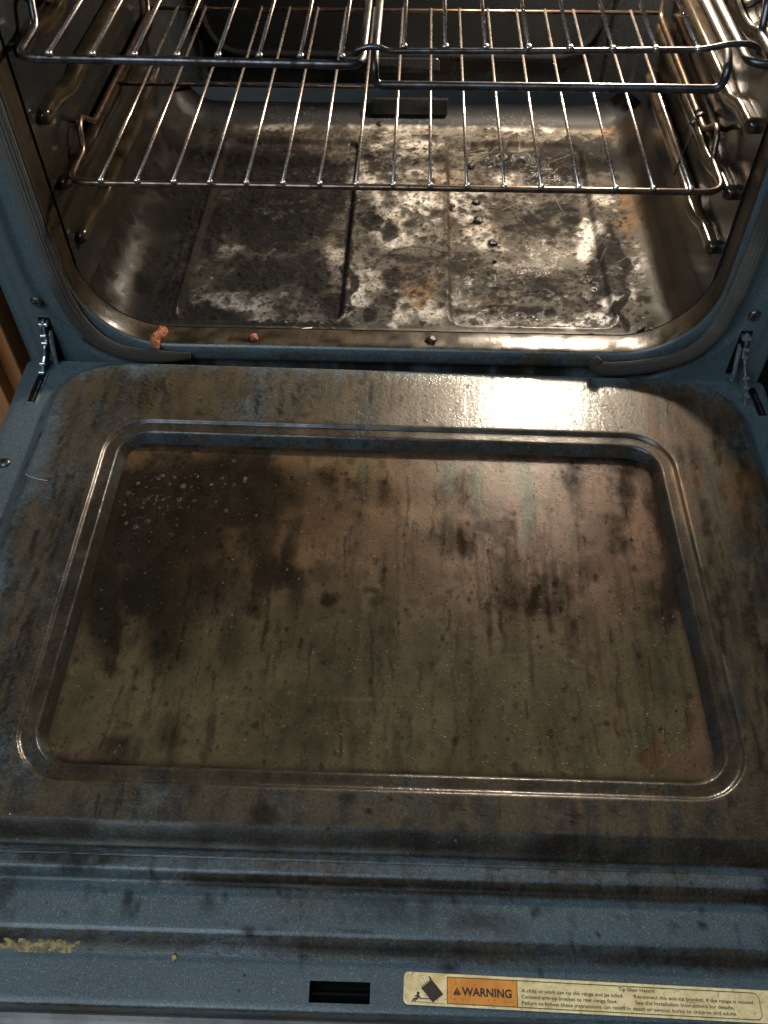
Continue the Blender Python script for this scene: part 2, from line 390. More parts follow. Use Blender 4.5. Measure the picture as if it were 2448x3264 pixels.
FLOOR_STAINS={'pale':[(-0.0035,0.4084,0.0619,0.0017,-0.0019,0.0721,0.7),(-0.0098,0.3463,0.0598,0.0017,-0.0018,0.0598,0.8),(0.0115,0.2753,0.0497,0.0014,-0.0009,0.0481,0.9),(0.0015,0.2153,0.0406,0.0012,-0.001,0.0384,0.8),(-0.0365,0.0955,0.024,0.0007,-0.0017,0.033,0.8),(-0.0275,0.1238,0.0349,0.001,-0.0016,0.0342,0.6),(0.012,0.0699,0.0269,0.0008,-0.0006,0.0265,0.7),(-0.0348,0.0632,0.0201,0.0006,-0.0011,0.0211,0.7),(-0.1421,0.471,0.0942,0.0025,-0.0022,0.0223,0.6),(0.029,0.4799,0.1113,0.003,-0.0002,0.0224,0.75),(0.1693,0.4708,0.0849,0.0023,0.0017,0.0256,0.7),(-0.2625,0.3933,0.0148,0.0004,-0.0161,0.0952,0.9),(-0.2376,0.202,0.0096,0.0003,-0.0099,0.057,0.7),(-0.2426,0.1289,0.0092,0.0003,-0.0118,0.0636,0.8),(-0.2671,0.2011,0.0221,0.0006,-0.0019,0.0101,0.7),(-0.1727,0.0859,0.0581,0.0017,-0.0039,0.0273,0.75),(-0.1356,0.0628,0.0471,0.0014,-0.0019,0.0158,0.6),(-0.2007,0.2031,0.0405,0.0012,-0.0048,0.0317,0.55),(-0.0938,0.1629,0.043,0.0013,-0.0037,0.0421,0.5),(-0.1233,0.104,0.0414,0.0012,-0.0024,0.0223,0.4),(0.0882,0.2913,0.0423,0.0012,0.0015,0.056,0.75),(0.1012,0.2246,0.0333,0.001,0.0014,0.0387,0.75),(0.0788,0.2111,0.022,0.0006,0.0008,0.0381,0.6),(0.1374,0.3504,0.0398,0.0011,0.002,0.0374,0.5),(0.2283,0.2412,0.0134,0.0004,0.0044,0.0394,1.2),(0.2197,0.1964,0.0166,0.0005,0.0034,0.0311,1),(0.2337,0.1343,0.0174,0.0005,0.0035,0.0287,1.2),(0.2132,0.0759,0.0301,0.0009,0.0022,0.0191,1.4),(0.1846,0.0567,0.0265,0.0008,0.0012,0.0124,1.2),(0.2374,0.1091,0.0137,0.0004,0.0035,0.0278,1.1),(0.2584,0.1379,0.0209,0.0006,0.0072,0.0519,0.8),(0.2703,0.1979,0.0181,0.0005,0.0052,0.0373,0.5),(0.0489,0.071,0.0235,0.0007,0.0001,0.0319,0.5),(0.0954,0.0566,0.0365,0.0011,0.0005,0.0135,0.7),(0.1409,0.0953,0.034,0.001,0.0007,0.0109,0.4),(0.1651,0.2935,0.0231,0.0007,0.002,0.028,0.5),(0.242,0.2956,0.023,0.0007,0.0032,0.028,0.5),(0.03,0.3475,0.0239,0.0007,-0.0007,0.0898,0.6)],
'dark':[(-0.1515,0.257,0.0608,0.0017,-0.0071,0.0608,1.1),(-0.2455,0.2476,0.0341,0.001,-0.0116,0.067,1.2),(-0.2387,0.0894,0.0206,0.0006,-0.0072,0.0384,1),(-0.2903,0.1878,0.0366,0.0011,-0.0301,0.1444,1.2),(-0.2708,0.0614,0.0304,0.0009,-0.009,0.0423,1.1),(-0.2097,0.3712,0.0529,0.0015,-0.0077,0.054,0.8),(-0.131,0.3581,0.0564,0.0016,-0.0045,0.0455,0.9),(-0.0868,0.3076,0.0195,0.0005,-0.0032,0.0429,1.1),(-0.0667,0.0863,0.0187,0.0006,-0.0016,0.0217,1.2),(-0.1022,0.1566,0.0178,0.0005,-0.0028,0.0298,1.1),(-0.1283,0.1499,0.0569,0.0017,-0.0026,0.0237,0.6),(-0.1575,0.3422,0.0479,0.0013,-0.0043,0.0373,0.9),(-0.2029,0.0608,0.0404,0.0012,-0.0025,0.0148,1.1),(-0.1168,0.045,0.0996,0.003,-0.0008,0.0072,0.9),(-0.3136,0.3999,0.029,0.0008,-0.0221,0.1122,1.1),(-0.1872,0.4195,0.0626,0.0017,-0.0031,0.0244,0.6),(-0.2013,0.0715,0.0136,0.0004,-0.0026,0.016,0.9),(-0.0913,0.1334,0.0211,0.0006,-0.002,0.0231,0.8),(-0.1616,0.1313,0.0352,0.001,-0.0023,0.0173,0.6),(0.1478,0.3927,0.0407,0.0011,0.0016,0.0282,1.2),(0.1888,0.3978,0.0285,0.0008,0.0025,0.0315,1),(0.1944,0.3671,0.0441,0.0012,0.0032,0.038,0.9),(0.1164,0.4197,0.0496,0.0014,0.001,0.0242,0.6),(0.2155,0.4224,0.0372,0.001,0.003,0.0323,0.8),(0.2465,0.1668,0.0163,0.0005,0.0069,0.0539,1.3),(0.2463,0.2224,0.0147,0.0004,0.0032,0.0256,0.7),(0.1613,0.2393,0.0596,0.0017,0.0033,0.0459,0.6),(0.1946,0.2805,0.0381,0.0011,0.0031,0.0344,0.7),(0.0635,0.1645,0.0321,0.0009,0.0003,0.0204,0.7),(0.0135,0.166,0.0393,0.0012,-0.0002,0.012,0.8),(-0.0033,0.1302,0.0175,0.0005,-0.0007,0.023,0.8),(0.0211,0.1367,0.0281,0.0008,-0.0004,0.029,0.5),(0.1333,0.0815,0.0438,0.0013,0.0008,0.014,0.8),(0.1678,0.1353,0.0558,0.0016,0.0028,0.0346,0.6),(0.2461,0.0849,0.0067,0.0002,0.0051,0.0377,1.2),(0.1979,0.0571,0.0397,0.0012,0.0007,0.0062,0.8),(0.1053,0.1392,0.0701,0.0021,0.0011,0.029,0.5),(0.2243,0.1427,0.0175,0.0005,0.004,0.0348,1),(-0.0053,0.0855,0.0136,0.0004,-0.0011,0.0325,0.5),(-0.025,0.0688,0.0101,0.0003,-0.0007,0.0159,0.8),(-0.006,0.2215,0.0148,0.0004,-0.0008,0.0258,0.7),(-0.0332,0.2469,0.0188,0.0005,-0.0015,0.0333,0.6),(-0.0533,0.1462,0.0057,0.0002,-0.0055,0.0884,1),(-0.0566,0.2597,0.0053,0.0002,-0.0036,0.0609,1),(0.254,0.3996,0.0407,0.0011,0.0064,0.0552,0.9),(0.3092,0.4169,0.041,0.0011,0.014,0.0964,1),(-0.0334,0.4319,0.0251,0.0007,-0.0007,0.0164,0.5),(0.0502,0.4342,0.0835,0.0023,0,0.0131,0.6),(0.3034,0.2974,0.0153,0.0004,0.0074,0.0491,0.6),(0.3198,0.1932,0.0144,0.0004,0.0213,0.1242,1)],
'rust':[(0.025,0.1084,0.0241,0.0007,-0.0005,0.0391,0.9),(-0.0064,0.2345,0.0299,0.0009,-0.0012,0.0393,0.6),(0.0871,0.2504,0.0451,0.0013,0.001,0.04,0.7),(0.2794,0.2625,0.0226,0.0006,0.0104,0.0741,0.9),(0.1171,0.0946,0.0374,0.0011,0.0011,0.0219,0.7),(-0.0374,0.1121,0.0208,0.0006,-0.0018,0.0337,0.5),(0.2487,0.3535,0.0198,0.0006,0.0061,0.0524,0.6),(-0.0019,0.3466,0.0398,0.0011,-0.0012,0.0448,0.4),(0.2858,0.4571,0.021,0.0006,0.0065,0.0503,0.8),(-0.0809,0.1815,0.0217,0.0006,-0.0029,0.0369,0.5),(-0.0715,0.1055,0.031,0.0009,-0.0025,0.0335,0.5),(0.2985,0.2175,0.0219,0.0006,0.0099,0.0637,0.7),(0.0575,0.3045,0.0233,0.0007,0.0006,0.0712,0.4)],
'wet':[(0.164,0.1764,0.0322,0.0009,0.0032,0.0425,1),(0.0765,0.1043,0.0206,0.0006,0.001,0.0444,0.8),(0.1291,0.0681,0.0501,0.0015,0.001,0.0179,1.1),(0.1478,0.3927,0.0488,0.0013,0.0018,0.0313,1),(0.1903,0.367,0.0361,0.001,0.0031,0.038,0.8),(0.2153,0.1253,0.0104,0.0003,0.0025,0.0227,0.9),(-0.1308,0.2781,0.0577,0.0016,-0.0028,0.0277,0.5),(-0.131,0.3581,0.0362,0.001,-0.003,0.0304,0.5),(0.1057,0.1509,0.0353,0.001,0.0014,0.0353,0.4),(0.2076,0.3376,0.0315,0.0009,0.0034,0.0368,0.5)]}
PLATE_STAINS={'dark':[(-0.1556,-0.1648,0.0951,0.0038,-0.0064,0.0451,1),(-0.2266,-0.2006,0.0364,0.0014,-0.0122,0.0604,0.9),(-0.1761,-0.2163,0.0443,0.0017,-0.0085,0.052,0.8),(-0.1172,-0.1963,0.0282,0.0011,-0.007,0.0608,0.6),(-0.1035,-0.2441,0.019,0.0007,-0.0039,0.0364,0.6),(-0.2361,-0.2844,0.0235,0.0009,-0.0153,0.0683,0.7),(-0.1758,-0.2977,0.031,0.0011,-0.0117,0.0667,0.6),(-0.1177,-0.3253,0.0152,0.0005,-0.0044,0.0346,0.5),(-0.0694,-0.1537,0.0321,0.0013,-0.0017,0.0229,0.5),(0.1907,-0.1986,0.0255,0.001,0.0036,0.0285,0.4),(0.2024,-0.2156,0.0168,0.0006,0.0029,0.0208,0.5),(0.2495,-0.2173,0.014,0.0005,0.0172,0.0973,0.8),(-0.0498,-0.2745,0.009,0.0003,-0.0007,0.0107,0.9),(-0.0166,-0.2764,0.0085,0.0003,-0.0003,0.0075,0.6),(0.0078,-0.2299,0.0193,0.0007,-0.0006,0.0373,0.35),(0.0271,-0.2524,0.0297,0.0011,-0,0.0326,0.35),(0.1617,-0.3036,0.0088,0.0003,0.0031,0.0269,0.35),(0.1224,-0.2776,0.0053,0.0002,0.0015,0.0188,0.4),(0.094,-0.312,0.0036,0.0001,0.002,0.0354,0.5),(-0.0115,-0.3098,0.0077,0.0003,-0.0016,0.0475,0.4),(-0.0682,-0.3088,0.0231,0.0008,-0.0037,0.0446,0.4),(0.2299,-0.2674,0.0161,0.0006,0.0086,0.051,0.5),(0.1754,-0.1591,0.0117,0.0005,0.0051,0.0454,0.4),(0.2233,-0.1496,0.0118,0.0005,0.0068,0.0461,0.5),(-0.0784,-0.2195,0.0072,0.0003,-0.0047,0.0552,0.6),(-0.1903,-0.4158,0.0163,0.0005,-0.003,0.0147,0.35),(-0.1628,-0.4125,0.0163,0.0005,-0.0022,0.0123,0.35),(0.0394,-0.3725,0.0029,0.0001,0.0004,0.0398,0.4),(0.0605,-0.4002,0.0024,0.0001,0.0009,0.0302,0.5),(-0.0815,-0.2466,0.0125,0.0005,-0.0065,0.0727,0.7),(0.0006,-0.2758,0.0132,0.0005,-0.0022,0.0947,0.4),(0.0271,-0.2154,0.0613,0.0023,-0,0.0243,0.35),(-0.1786,-0.2665,0.069,0.0026,-0.0094,0.0543,0.6),(-0.0667,-0.1908,0.051,0.002,-0.0027,0.036,0.45),(-0.0254,-0.1595,0.0871,0.0035,-0.0008,0.0189,0.35),(0.1831,-0.2367,0.0275,0.001,0.0025,0.0201,0.4),(0.1023,-0.3028,0.0104,0.0004,0.003,0.048,0.4)],
'green':[(0.0624,-0.1407,0.01,0.0004,0.0007,0.0272,1),(0.0855,-0.1513,0.0088,0.0004,0.0018,0.0421,1.1),(0.1287,-0.1419,0.0106,0.0004,0.0021,0.0272,1.5),(0.1299,-0.1831,0.008,0.0003,0.0035,0.0438,1.1),(0.1045,-0.1768,0.0115,0.0005,0.0009,0.0147,0.4),(-0.0993,-0.1472,0.0439,0.0018,-0.0022,0.0231,0.5),(-0.0322,-0.1367,0.0177,0.0007,-0.0011,0.0235,0.5),(0.234,-0.333,0.0117,0.0004,0.0046,0.0256,0.6),(0.1988,-0.3956,0.0216,0.0007,0.0036,0.0229,0.6),(0.1029,-0.4038,0.019,0.0006,0.0009,0.0125,0.5),(0.1487,-0.4171,0.0281,0.0009,0.0011,0.0098,0.5),(0.2211,-0.3637,0.0099,0.0003,0.0028,0.0162,0.6),(0.0084,-0.4069,0.0472,0.0015,-0.0003,0.0174,0.4),(-0.1491,-0.3815,0.036,0.0012,-0.0026,0.0156,0.3),(-0.2259,-0.384,0.012,0.0004,-0.0055,0.0234,0.4),(-0.0678,-0.1762,0.0286,0.0011,-0.0027,0.0369,0.4)],
'pink':[(0.1823,-0.124,0.075,0.0031,0.0027,0.0239,0.8),(0.2376,-0.1336,0.0179,0.0007,0.0037,0.0236,0.6),(0.1169,-0.205,0.0563,0.0022,0.003,0.0423,0.35),(0.246,-0.2668,0.0097,0.0004,0.0069,0.0383,0.6),(-0.1878,-0.3306,0.0176,0.0006,-0.0022,0.0114,0.6),(0.247,-0.3813,0.0146,0.0005,0.01,0.0496,0.7),(0.2314,-0.412,0.0236,0.0008,0.0028,0.0148,0.6),(-0.0831,-0.4123,0.014,0.0005,-0.0005,0.0049,0.4),(-0.2378,-0.4223,0.0277,0.0009,-0.0025,0.0097,0.6),(-0.2168,-0.3705,0.0291,0.001,-0.0071,0.0319,0.3),(0.0325,-0.2423,0.0545,0.002,0.0001,0.0398,0.3),(0.1696,-0.3436,0.0351,0.0012,0.0021,0.0167,0.4),(-0.2481,-0.3003,0.0155,0.0006,-0.0179,0.0756,0.4),(0.1296,-0.2218,0.0972,0.0037,0.007,0.0861,0.4)],
'rust':[(0.2059,-0.4103,0.0118,0.0004,0.0033,0.0198,0.9),(0.1798,-0.4038,0.0095,0.0003,0.0021,0.015,0.6),(0.231,-0.4144,0.0259,0.0008,0.0024,0.0122,0.7),(0.1807,-0.3756,0.0022,0.0001,0.004,0.029,0.9),(0.2095,-0.3747,0.0039,0.0001,0.0044,0.0264,0.6),(0.0643,-0.3555,0.0149,0.0005,0.0001,0.0038,0.5),(-0.2548,-0.3155,0.0051,0.0002,-0.0181,0.0736,0.4),(0.1939,-0.1508,0.0353,0.0014,0.0039,0.0307,0.4),(0.1128,-0.4278,0.0695,0.0022,0.0003,0.0038,0.4)],
'pale':[(0.0327,-0.1796,0.0258,0.001,0.0002,0.044,0.6),(-0.0355,-0.2449,0.0217,0.0008,-0.0035,0.0662,0.4),(-0.104,-0.2135,0.0167,0.0006,-0.0022,0.0209,0.3),(0.0729,-0.2572,0.0674,0.0025,0.0018,0.0486,0.4),(0.018,-0.1188,0.1499,0.0062,-0.0001,0.008,0.6),(0.1457,-0.1968,0.0255,0.001,0.004,0.0429,0.4),(-0.0554,-0.343,0.0624,0.0022,-0.0017,0.0224,0.3),(0.1295,-0.3721,0.0489,0.0016,0.0037,0.0398,0.3),(-0.041,-0.3725,0.0292,0.001,-0.0002,0.0026,0.6),(-0.0928,-0.2697,0.0319,0.0012,-0.0016,0.0159,0.25),(0.0669,-0.2734,0.1117,0.0041,0.0034,0.1048,0.45),(0.161,-0.1855,0.0744,0.0029,0.006,0.0582,0.5)],
'drop':[(-0.235,-0.2009,0.0168,0.0007,-0.0044,0.0213,1),(-0.2384,-0.1567,0.0174,0.0007,-0.0046,0.0228,0.6),(-0.1933,-0.1812,0.0142,0.0006,-0.0069,0.0403,0.6),(-0.1764,-0.1426,0.0176,0.0007,-0.0024,0.0155,0.5),(-0.2349,-0.145,0.0088,0.0004,-0.0023,0.0116,0.7)]}


# ------------------------------------------------------------------ setting: kitchen floor
b = Build(); b.box((0, -.3, -.565), (6, 6, .01)); fl = b.obj('kitchen_floor', None, [TILE], False); fl['kind'] = 'structure'

# ------------------------------------------------------------------ the range
rng = tag(empty('kitchen_range', (0, 0, -.56)), 'blue speckled enamel kitchen range with its greasy oven door lowered flat open', 'oven')
RT = Vector((0, 0, .56))
def rp(o): o.parent = rng; o.location = Vector(o.location) + RT; return o   # part of the range, built in world coordinates

# front frame: lofted rings round the oven mouth
HW, ZB, ZT, RC = .3105, .031, .476, .083
def ring_o(o, y): return [(p[0], y, p[1]) for p in rrect(-HW - o, HW + o, ZB - o, ZT + o, RC + o)]
def ring_rect(ins, y, r): return [(p[0], y, p[1]) for p in rrect(-.3815 + ins, .3815 - ins, -.11 + ins, .60 - ins, r)]
prof = [(.001, .030), (-.0005, .026), (0, .018), (0, .010), (0, .004), (.001, .0015), (.003, 0), (.008, -.0005), (.014, -.0006), (.0175, 0), (.020, .002), (.0225, .004), (.029, .0045), (.034, .0045), (.037, .004), (.0395, .0015), (.042, 0), (.0455, 0)]
rings = [ring_o(o, y) for o, y in prof]
rings += [ring_rect(.0225, 0, .02), ring_rect(.0195, .0002, .012), ring_rect(.017, .0025, .009), ring_rect(.010, .0035, .008), ring_rect(.003, .0045, .006), ring_rect(0, .008, .004), ring_rect(0, .06, .004)]
V, F = loft(rings); ff = rp(from_py('front_frame', V, [f[::-1] for f in F], None, [BLUE]))
A = np.array(V); g = np.where((A[:, 1] > .003) & (np.abs(A[:, 0]) < .3135) & (A[:, 2] > .02), 1.0, .1); g = np.where((A[:, 2] < .040) & (np.abs(A[:, 0]) < .2) & (A[:, 1] <= .003), .25, g)
g = np.where((np.abs(A[:, 0]) > .318), -.16, g); g = np.where((A[:, 2] < .026) & (np.abs(A[:, 0]) < .24), .42, g)
set_attr(ff, 'grime', g); ln = fb(A[:, 0], A[:, 1] * 2.5, 55, 55, 4, 4); set_attr(ff, 'drip', np.where((A[:, 1] > .0025) & (np.abs(A[:, 0]) < .28) & (A[:, 2] < .06), np.clip(.52 + 1.7 * ln - .22 * sstep(A[:, 0], -.05, .1), 0, .95), np.where((A[:, 1] > .003) & (np.abs(A[:, 0]) < .3135), np.clip(.55 * (1 - sstep(A[:, 0], -.1, .1)) * .6 + .9 * sstep(A[:, 2], .035, .07), 0, .95), 0))); set_attr(ff, 'rusty', [0.0] * len(V))  # collar sill dirt-spotted; sides and left end painted darker as if shaded
b = Build()
for sx in (-1, 1): b.box((sx * .380, .38, .02), (.002, .64, 1.15))
sp_ = None
for sx in (-1, 1):
    q = Build(); q.box((sx * .3795, .37, .02), (.003, .61, 1.15)); o = rp(q.obj('side_panel', None, [BLUE], False)); set_attr(o, 'grime', [0.0] * 8)
q = Build(); q.box((0, .30, .625), (.763, .72, .045)); o = rp(bevel(q.obj('cooktop', None, [BLUE], False), .006)); set_attr(o, 'grime', [.1] * 8)

# oven liner: open section (no floor) run back along y, closed by a filleted back wall
LW, LZ, LT, LR, YB = .3085, .022, .482, .048, .492
def section(hw, z0, z1, r, n=10):
    P = []
    for k in range(n, n + 1): a = -math.pi / 2 - k * math.pi / 2 / n; P.append((-hw + r + r * math.cos(a), z0 + r + r * math.sin(a)))
    for k in range(1, 24): P.append((-hw, z0 + r + (z1 - z0 - 2 * r) * k / 24))
    for k in range(0, n + 1): a = math.pi - k * math.pi / 2 / n; P.append((-hw + r + r * math.cos(a), z1 - r + r * math.sin(a)))
    return P + [(-x, z) for x, z in P[::-1]]
secs = []
ys = [.0285] + list(np.linspace(.031, .44, 70))
for y in ys: secs.append([(x, y, z) for x, z in section(LW, LZ, LT, LR)])
for k in range(1, 9):
    a = k / 8 * math.pi / 2; ins = .05 * (1 - math.cos(a)); y = .44 + .05 * math.sin(a)
    secs.append([(x * (1 - ins / LW), y, LZ + LR + (z - LZ - LR) * (1 + 0 * k) if z < .4 else z - ins) for x, z in section(LW, LZ, LT, LR)])
ns = len(secs[0]); V = [p for s_ in secs for p in s_]; F = []
for i in range(len(secs) - 1):
    for k in range(ns - 1): F.append((i * ns + k, (i + 1) * ns + k, (i + 1) * ns + k + 1, i * ns + k + 1))
F.append(tuple((len(secs) - 1) * ns + k for k in range(ns)))
lin = rp(from_py('oven_liner', V, F, None, [LINER]))
lin.data.polygons[len(F) - 1].use_smooth = False
set_attr(lin, 'tan', [0.0] * len(V))
# flange closing the gap between the frame collar and the liner
R1 = [(p[0], .0295, p[1]) for p in rrect(-HW - .0, HW + .0, ZB, ZT, RC)]; R2 = [(p[0], .0305, p[1]) for p in rrect(-LW - .03, LW + .03, -.004, LT + .03, RC)]
V, F = loft([R1, R2]); o = rp(from_py('mouth_flange', V, F, None, [LINER])); set_attr(o, 'tan', [.2] * len(V))

# oven floor: stamped height field that rolls up into the side and back walls
ny, nx = 440, 560
half = LW - LR; arcl = LR * math.pi / 2
su = np.linspace(-(half + arcl), half + arcl, nx)
gy = np.concatenate([np.linspace(.0287, .4680, 410), .468 + .022 * np.linspace(0, math.pi / 2, 31)[1:]])
Ty = np.clip((gy - .468) / .022, 0, math.pi / 2); yw = np.where(gy < .468, gy, .468 + .022 * np.sin(Ty)); zy = .022 * (1 - np.cos(Ty))
gx = su
U, YY = np.meshgrid(su, gy); ny, nx = U.shape
th = np.clip((np.abs(U) - half) / LR, 0, math.pi / 2)
X = np.sign(U) * (np.minimum(np.abs(U), half) + LR * np.sin(th)); ZF = LR * (1 - np.cos(th))
X = X * (1 - .6 * zy[:, None] / LW)
Y = np.repeat(yw[:, None], nx, 1)
def sd_rr(X, Y, a, b_, c, d, r):
    qx = np.abs(X - (a + b_) / 2) - (b_ - a) / 2 + r; qy = np.abs(Y - (c + d) / 2) - (d - c) / 2 + r
    return np.sqrt(np.maximum(qx, 0) ** 2 + np.maximum(qy, 0) ** 2) + np.minimum(np.maximum(qx, qy), 0) - r
Z = np.full_like(X, .0222); recess = np.zeros_like(X); lips = np.zeros_like(X)
for a, b_ in ((-.232, -.0545), (.0595, .236)):
    d = sd_rr(U, YY, a, b_, .050, .430, .018); Z -= .0056 * (1 - sstep(d, -.0048, .0006)); Z += .0016 * np.exp(-((d - .0022) / .0022) ** 2)
    recess = np.maximum(recess, np.exp(-((d + .002) / .003) ** 2)); lips = np.maximum(lips, np.exp(-((d - .0018) / .0022) ** 2))
groove = np.exp(-((YY - .0365) / .0018) ** 2)
Z += .0018 * (1 - sstep(YY, .0287, .0335)) - .0016 * groove + .0006 * np.exp(-((YY - .0405) / .0016) ** 2)
flat = 1 - sstep(np.abs(U), half - .005, half + .02)
Z += .0005 * vnoise(U, YY, 30, 4) * flat
ST = stains(FLOOR_STAINS, U, YY, .014)
rs = np.random.RandomState(11)
F1 = fb(U, YY, 34, 34, 3, 6, .012); F2 = fb(U, YY, 120, 120, 5, 5); F3 = fb(U, YY, 14, 14, 8, 4, .02)
SM = fb(U + .35 * YY, YY, 26, 90, 12, 6, .008); SM2 = fb(U - .5 * YY, YY, 90, 30, 14, 5, .008)
left = 1 - sstep(U, -.13, .02)  # left half toned down: char plus fading lamp light painted in
def lv(a, lo, hi): return sstep(a, lo, hi)
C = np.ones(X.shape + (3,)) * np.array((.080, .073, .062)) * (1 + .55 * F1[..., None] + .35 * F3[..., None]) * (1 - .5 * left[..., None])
C = lay(C, lv(SM, .05, .75) * .75, (.030, .026, .021)); C = lay(C, lv(SM2, .20, .9) * .5, (.15, .135, .11))
pale = lv(ST['pale'] * 1.15 + .50 * F1 + .38 * F2 + .32 * SM - .02 * (1 - left), .38, 1.15)
rust = lv(ST['rust'] * 1.0 + .5 * F1 + .3 * F3 + .15 * (1 - left), .45, 1.25)
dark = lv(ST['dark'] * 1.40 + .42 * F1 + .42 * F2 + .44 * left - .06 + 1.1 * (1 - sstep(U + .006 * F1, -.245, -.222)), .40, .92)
C = lay(C, rust * .8, np.array((.17, .105, .052)) * (1 + .5 * F2[..., None]))
C = lay(C, pale * .92, np.array((.29, .272, .245)) * (1 + .6 * F2[..., None] + .4 * F1[..., None]) * (1 - .25 * left[..., None]))
bright = lv(ST['pale'] + .3 * F1 + .2 * F2, .85, 1.1); C = lay(C, bright * .88, (.56, .54, .50))
C = lay(C, dark * .96, np.array((.011, .011, .011)) * (1 + .6 * F2[..., None]))
# crust rims, seams, the ring of an old spill, darkened grooves and panel edges
rim = np.exp(-((ST['dark'] + .3 * F1 - .75) / .05) ** 2); C = lay(C, rim * .55, (.012, .010, .009))
C = lay(C, np.clip(recess * (.55 + .6 * np.clip(F1 + .5 * F2, -.5, .8)), 0, 1), (.018, .015, .012)); C = lay(C, groove * .85, (.012, .010, .008))
for xs_ in (-.0545, .0595):
    m = np.exp(-((U - xs_ + .0012 * F3) / (.0016 + .0010 * np.clip(F1, -1, 1))) ** 2) * (YY > .05) * (YY < .43); C = lay(C, np.clip(m, 0, 1) * (.5 if xs_ < 0 else .45), (.015, .012, .010))
rr_ = np.sqrt((U - .022) ** 2 + ((YY - .135) * .9) ** 2) + .004 * F3; ang = np.arctan2(YY - .135, U - .022)
C = lay(C, np.exp(-((rr_ - .050) / .0018) ** 2) * ((ang > .2) & (ang < 3.0)) * .85, (.016, .013, .011)); C = lay(C, (1 - sstep(rr_, .040, .050)) * .40 * (.6 + .6 * np.clip(SM2, 0, 1)), (.045, .038, .032))
# soot spatter: thousands of uneven dots, from dust to flakes
D = np.zeros_like(X)
for k in range(9500):
    x = rs.uniform(-.25, .275); y = rs.uniform(.05, .46); rad = .00050 + .00085 * rs.pareto(2.1); rad = min(rad, .0050)
    dab(D, gx, gy, x, y, rad, rad * rs.uniform(.6, 1.5), rs.uniform(.5, 1), .4, .18, rs.uniform(0, 6, 2))
for cx, cy, n_, sp_ in ((.05, .38, 60, .03), (.02, .30, 90, .04), (.155, .40, 320, .034), (.12, .24, 60, .03), (.20, .10, 120, .03), (-.11, .33, 260, .05), (-.02, .10, 60, .02), (.26, .15, 50, .02), (-.16, .08, 90, .04)):
    for k in range(n_):
        rad = min(.0006 + .001 * rs.pareto(2), .006); dab(D, gx, gy, cx + rs.normal(0, sp_), cy + rs.normal(0, sp_), rad, rad * rs.uniform(.5, 1.4), rs.uniform(.7, 1), .3, .2, rs.uniform(0, 6, 2))
C = lay(C, D * .92, (.013, .010, .008))
W = np.zeros_like(X)
for k in range(500):
    rad = min(.0004 + .0006 * rs.pareto(2.5), .003); dab(W, gx, gy, rs.uniform(-.23, .27), rs.uniform(.05, .45), rad, rad, rs.uniform(.3, .9), .4)
C = lay(C, W * .7 * (1 - dark), (.40, .37, .33))
# scrape marks
K = np.zeros_like(X)
for k in range(46):
    x = rs.uniform(-.05, .26); y = rs.uniform(.06, .42); a = rs.normal(.6, .5); L = rs.uniform(.008, .04)
    run_line(K, gx, gy, [(x + math.cos(a) * L * t / 24, y + math.sin(a) * L * t / 24) for t in range(25)], .0006, .0004, rs.uniform(.25, .7))
C = lay(C, K * .6, (.30, .27, .23))
# the rolled-up sides go back to dark enamel, right side toned down for weak lamp light
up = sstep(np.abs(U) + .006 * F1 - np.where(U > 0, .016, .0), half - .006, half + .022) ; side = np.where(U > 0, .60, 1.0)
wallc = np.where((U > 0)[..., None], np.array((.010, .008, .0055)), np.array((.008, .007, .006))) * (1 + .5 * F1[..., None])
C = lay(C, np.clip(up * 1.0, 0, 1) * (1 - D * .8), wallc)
back = sstep(gy, .462, .476)[:, None] * np.ones_like(X); C = lay(C, back * (1 - .0 * D), np.array((.013, .014, .016)))
front = (1 - sstep(YY, .034, .046)); C = lay(C, front * .7, np.array((.055, .042, .026)) * (1 + .6 * F1[..., None]))
wet = np.clip(lv(ST['wet'] + .9 * F2 + .3 * F1, .55, 1.15), 0, 1)
Z += (.0013 * np.maximum(0, fb(U, YY, 170, 170, 21, 2)) * np.clip(wet + 1.1 * dark, 0, 1.2) + .0012 * D + .0004 * pale * (1 + F2)) * flat
V = np.stack([X, Y, Z + ZF + zy[:, None]], -1)
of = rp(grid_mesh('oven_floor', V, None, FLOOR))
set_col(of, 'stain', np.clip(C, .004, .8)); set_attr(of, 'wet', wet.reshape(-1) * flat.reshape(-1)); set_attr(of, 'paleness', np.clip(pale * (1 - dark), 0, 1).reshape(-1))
set_attr(of, 'slick', np.clip(np.maximum(up * np.where(U > 0, .9, np.clip(.5 + .8 * F1, .1, .9)), np.maximum(np.maximum(back * .25, lips * .8 * (YY < .07)), front * .9)), 0, 1).reshape(-1))

# back wall: raised panel with rounded corners, notched bottom, and the flue box
def raised(name, out, th, y, mats, r=.0):
    pass
pan = rrect(-.262, .252, .100, .40, .055)
RG = []
for o_, y in ((0, .4905), (.001, .4885), (.003, .4865), (.006, .4860), (.009, .4862), (.011, .4875), (.013, .4878)):
    RG.append([(p[0], y, p[1]) for p in rrect(-.262 + o_, .252 - o_, .100 + o_, .40 - o_, .055 - o_)])
V, F = loft(RG); n0 = len(RG[0]); F.append(tuple((len(RG) - 1) * n0 + k for k in range(n0)))
bp = rp(from_py('back_panel', V, F, None, [LINER])); set_attr(bp, 'tan', [0.0] * len(V)); bp.data.polygons[len(F) - 1].use_smooth = False
q = Build()
q.add(*loft([[(p[0], y, p[1]) for p in rrect(-.085 + i, .048 - i, .0865 + i, .106 - i, .006)] for i, y in ((0, .4868), (0, .4842), (.0015, .4832))]))
q.F.append(tuple(len(q.V) - n0 + k for k in range(n0))); q.M.append(0)
o = rp(q.obj('back_panel_tab', None, [LINER])); set_attr(o, 'tan', [0.0] * len(q.V))
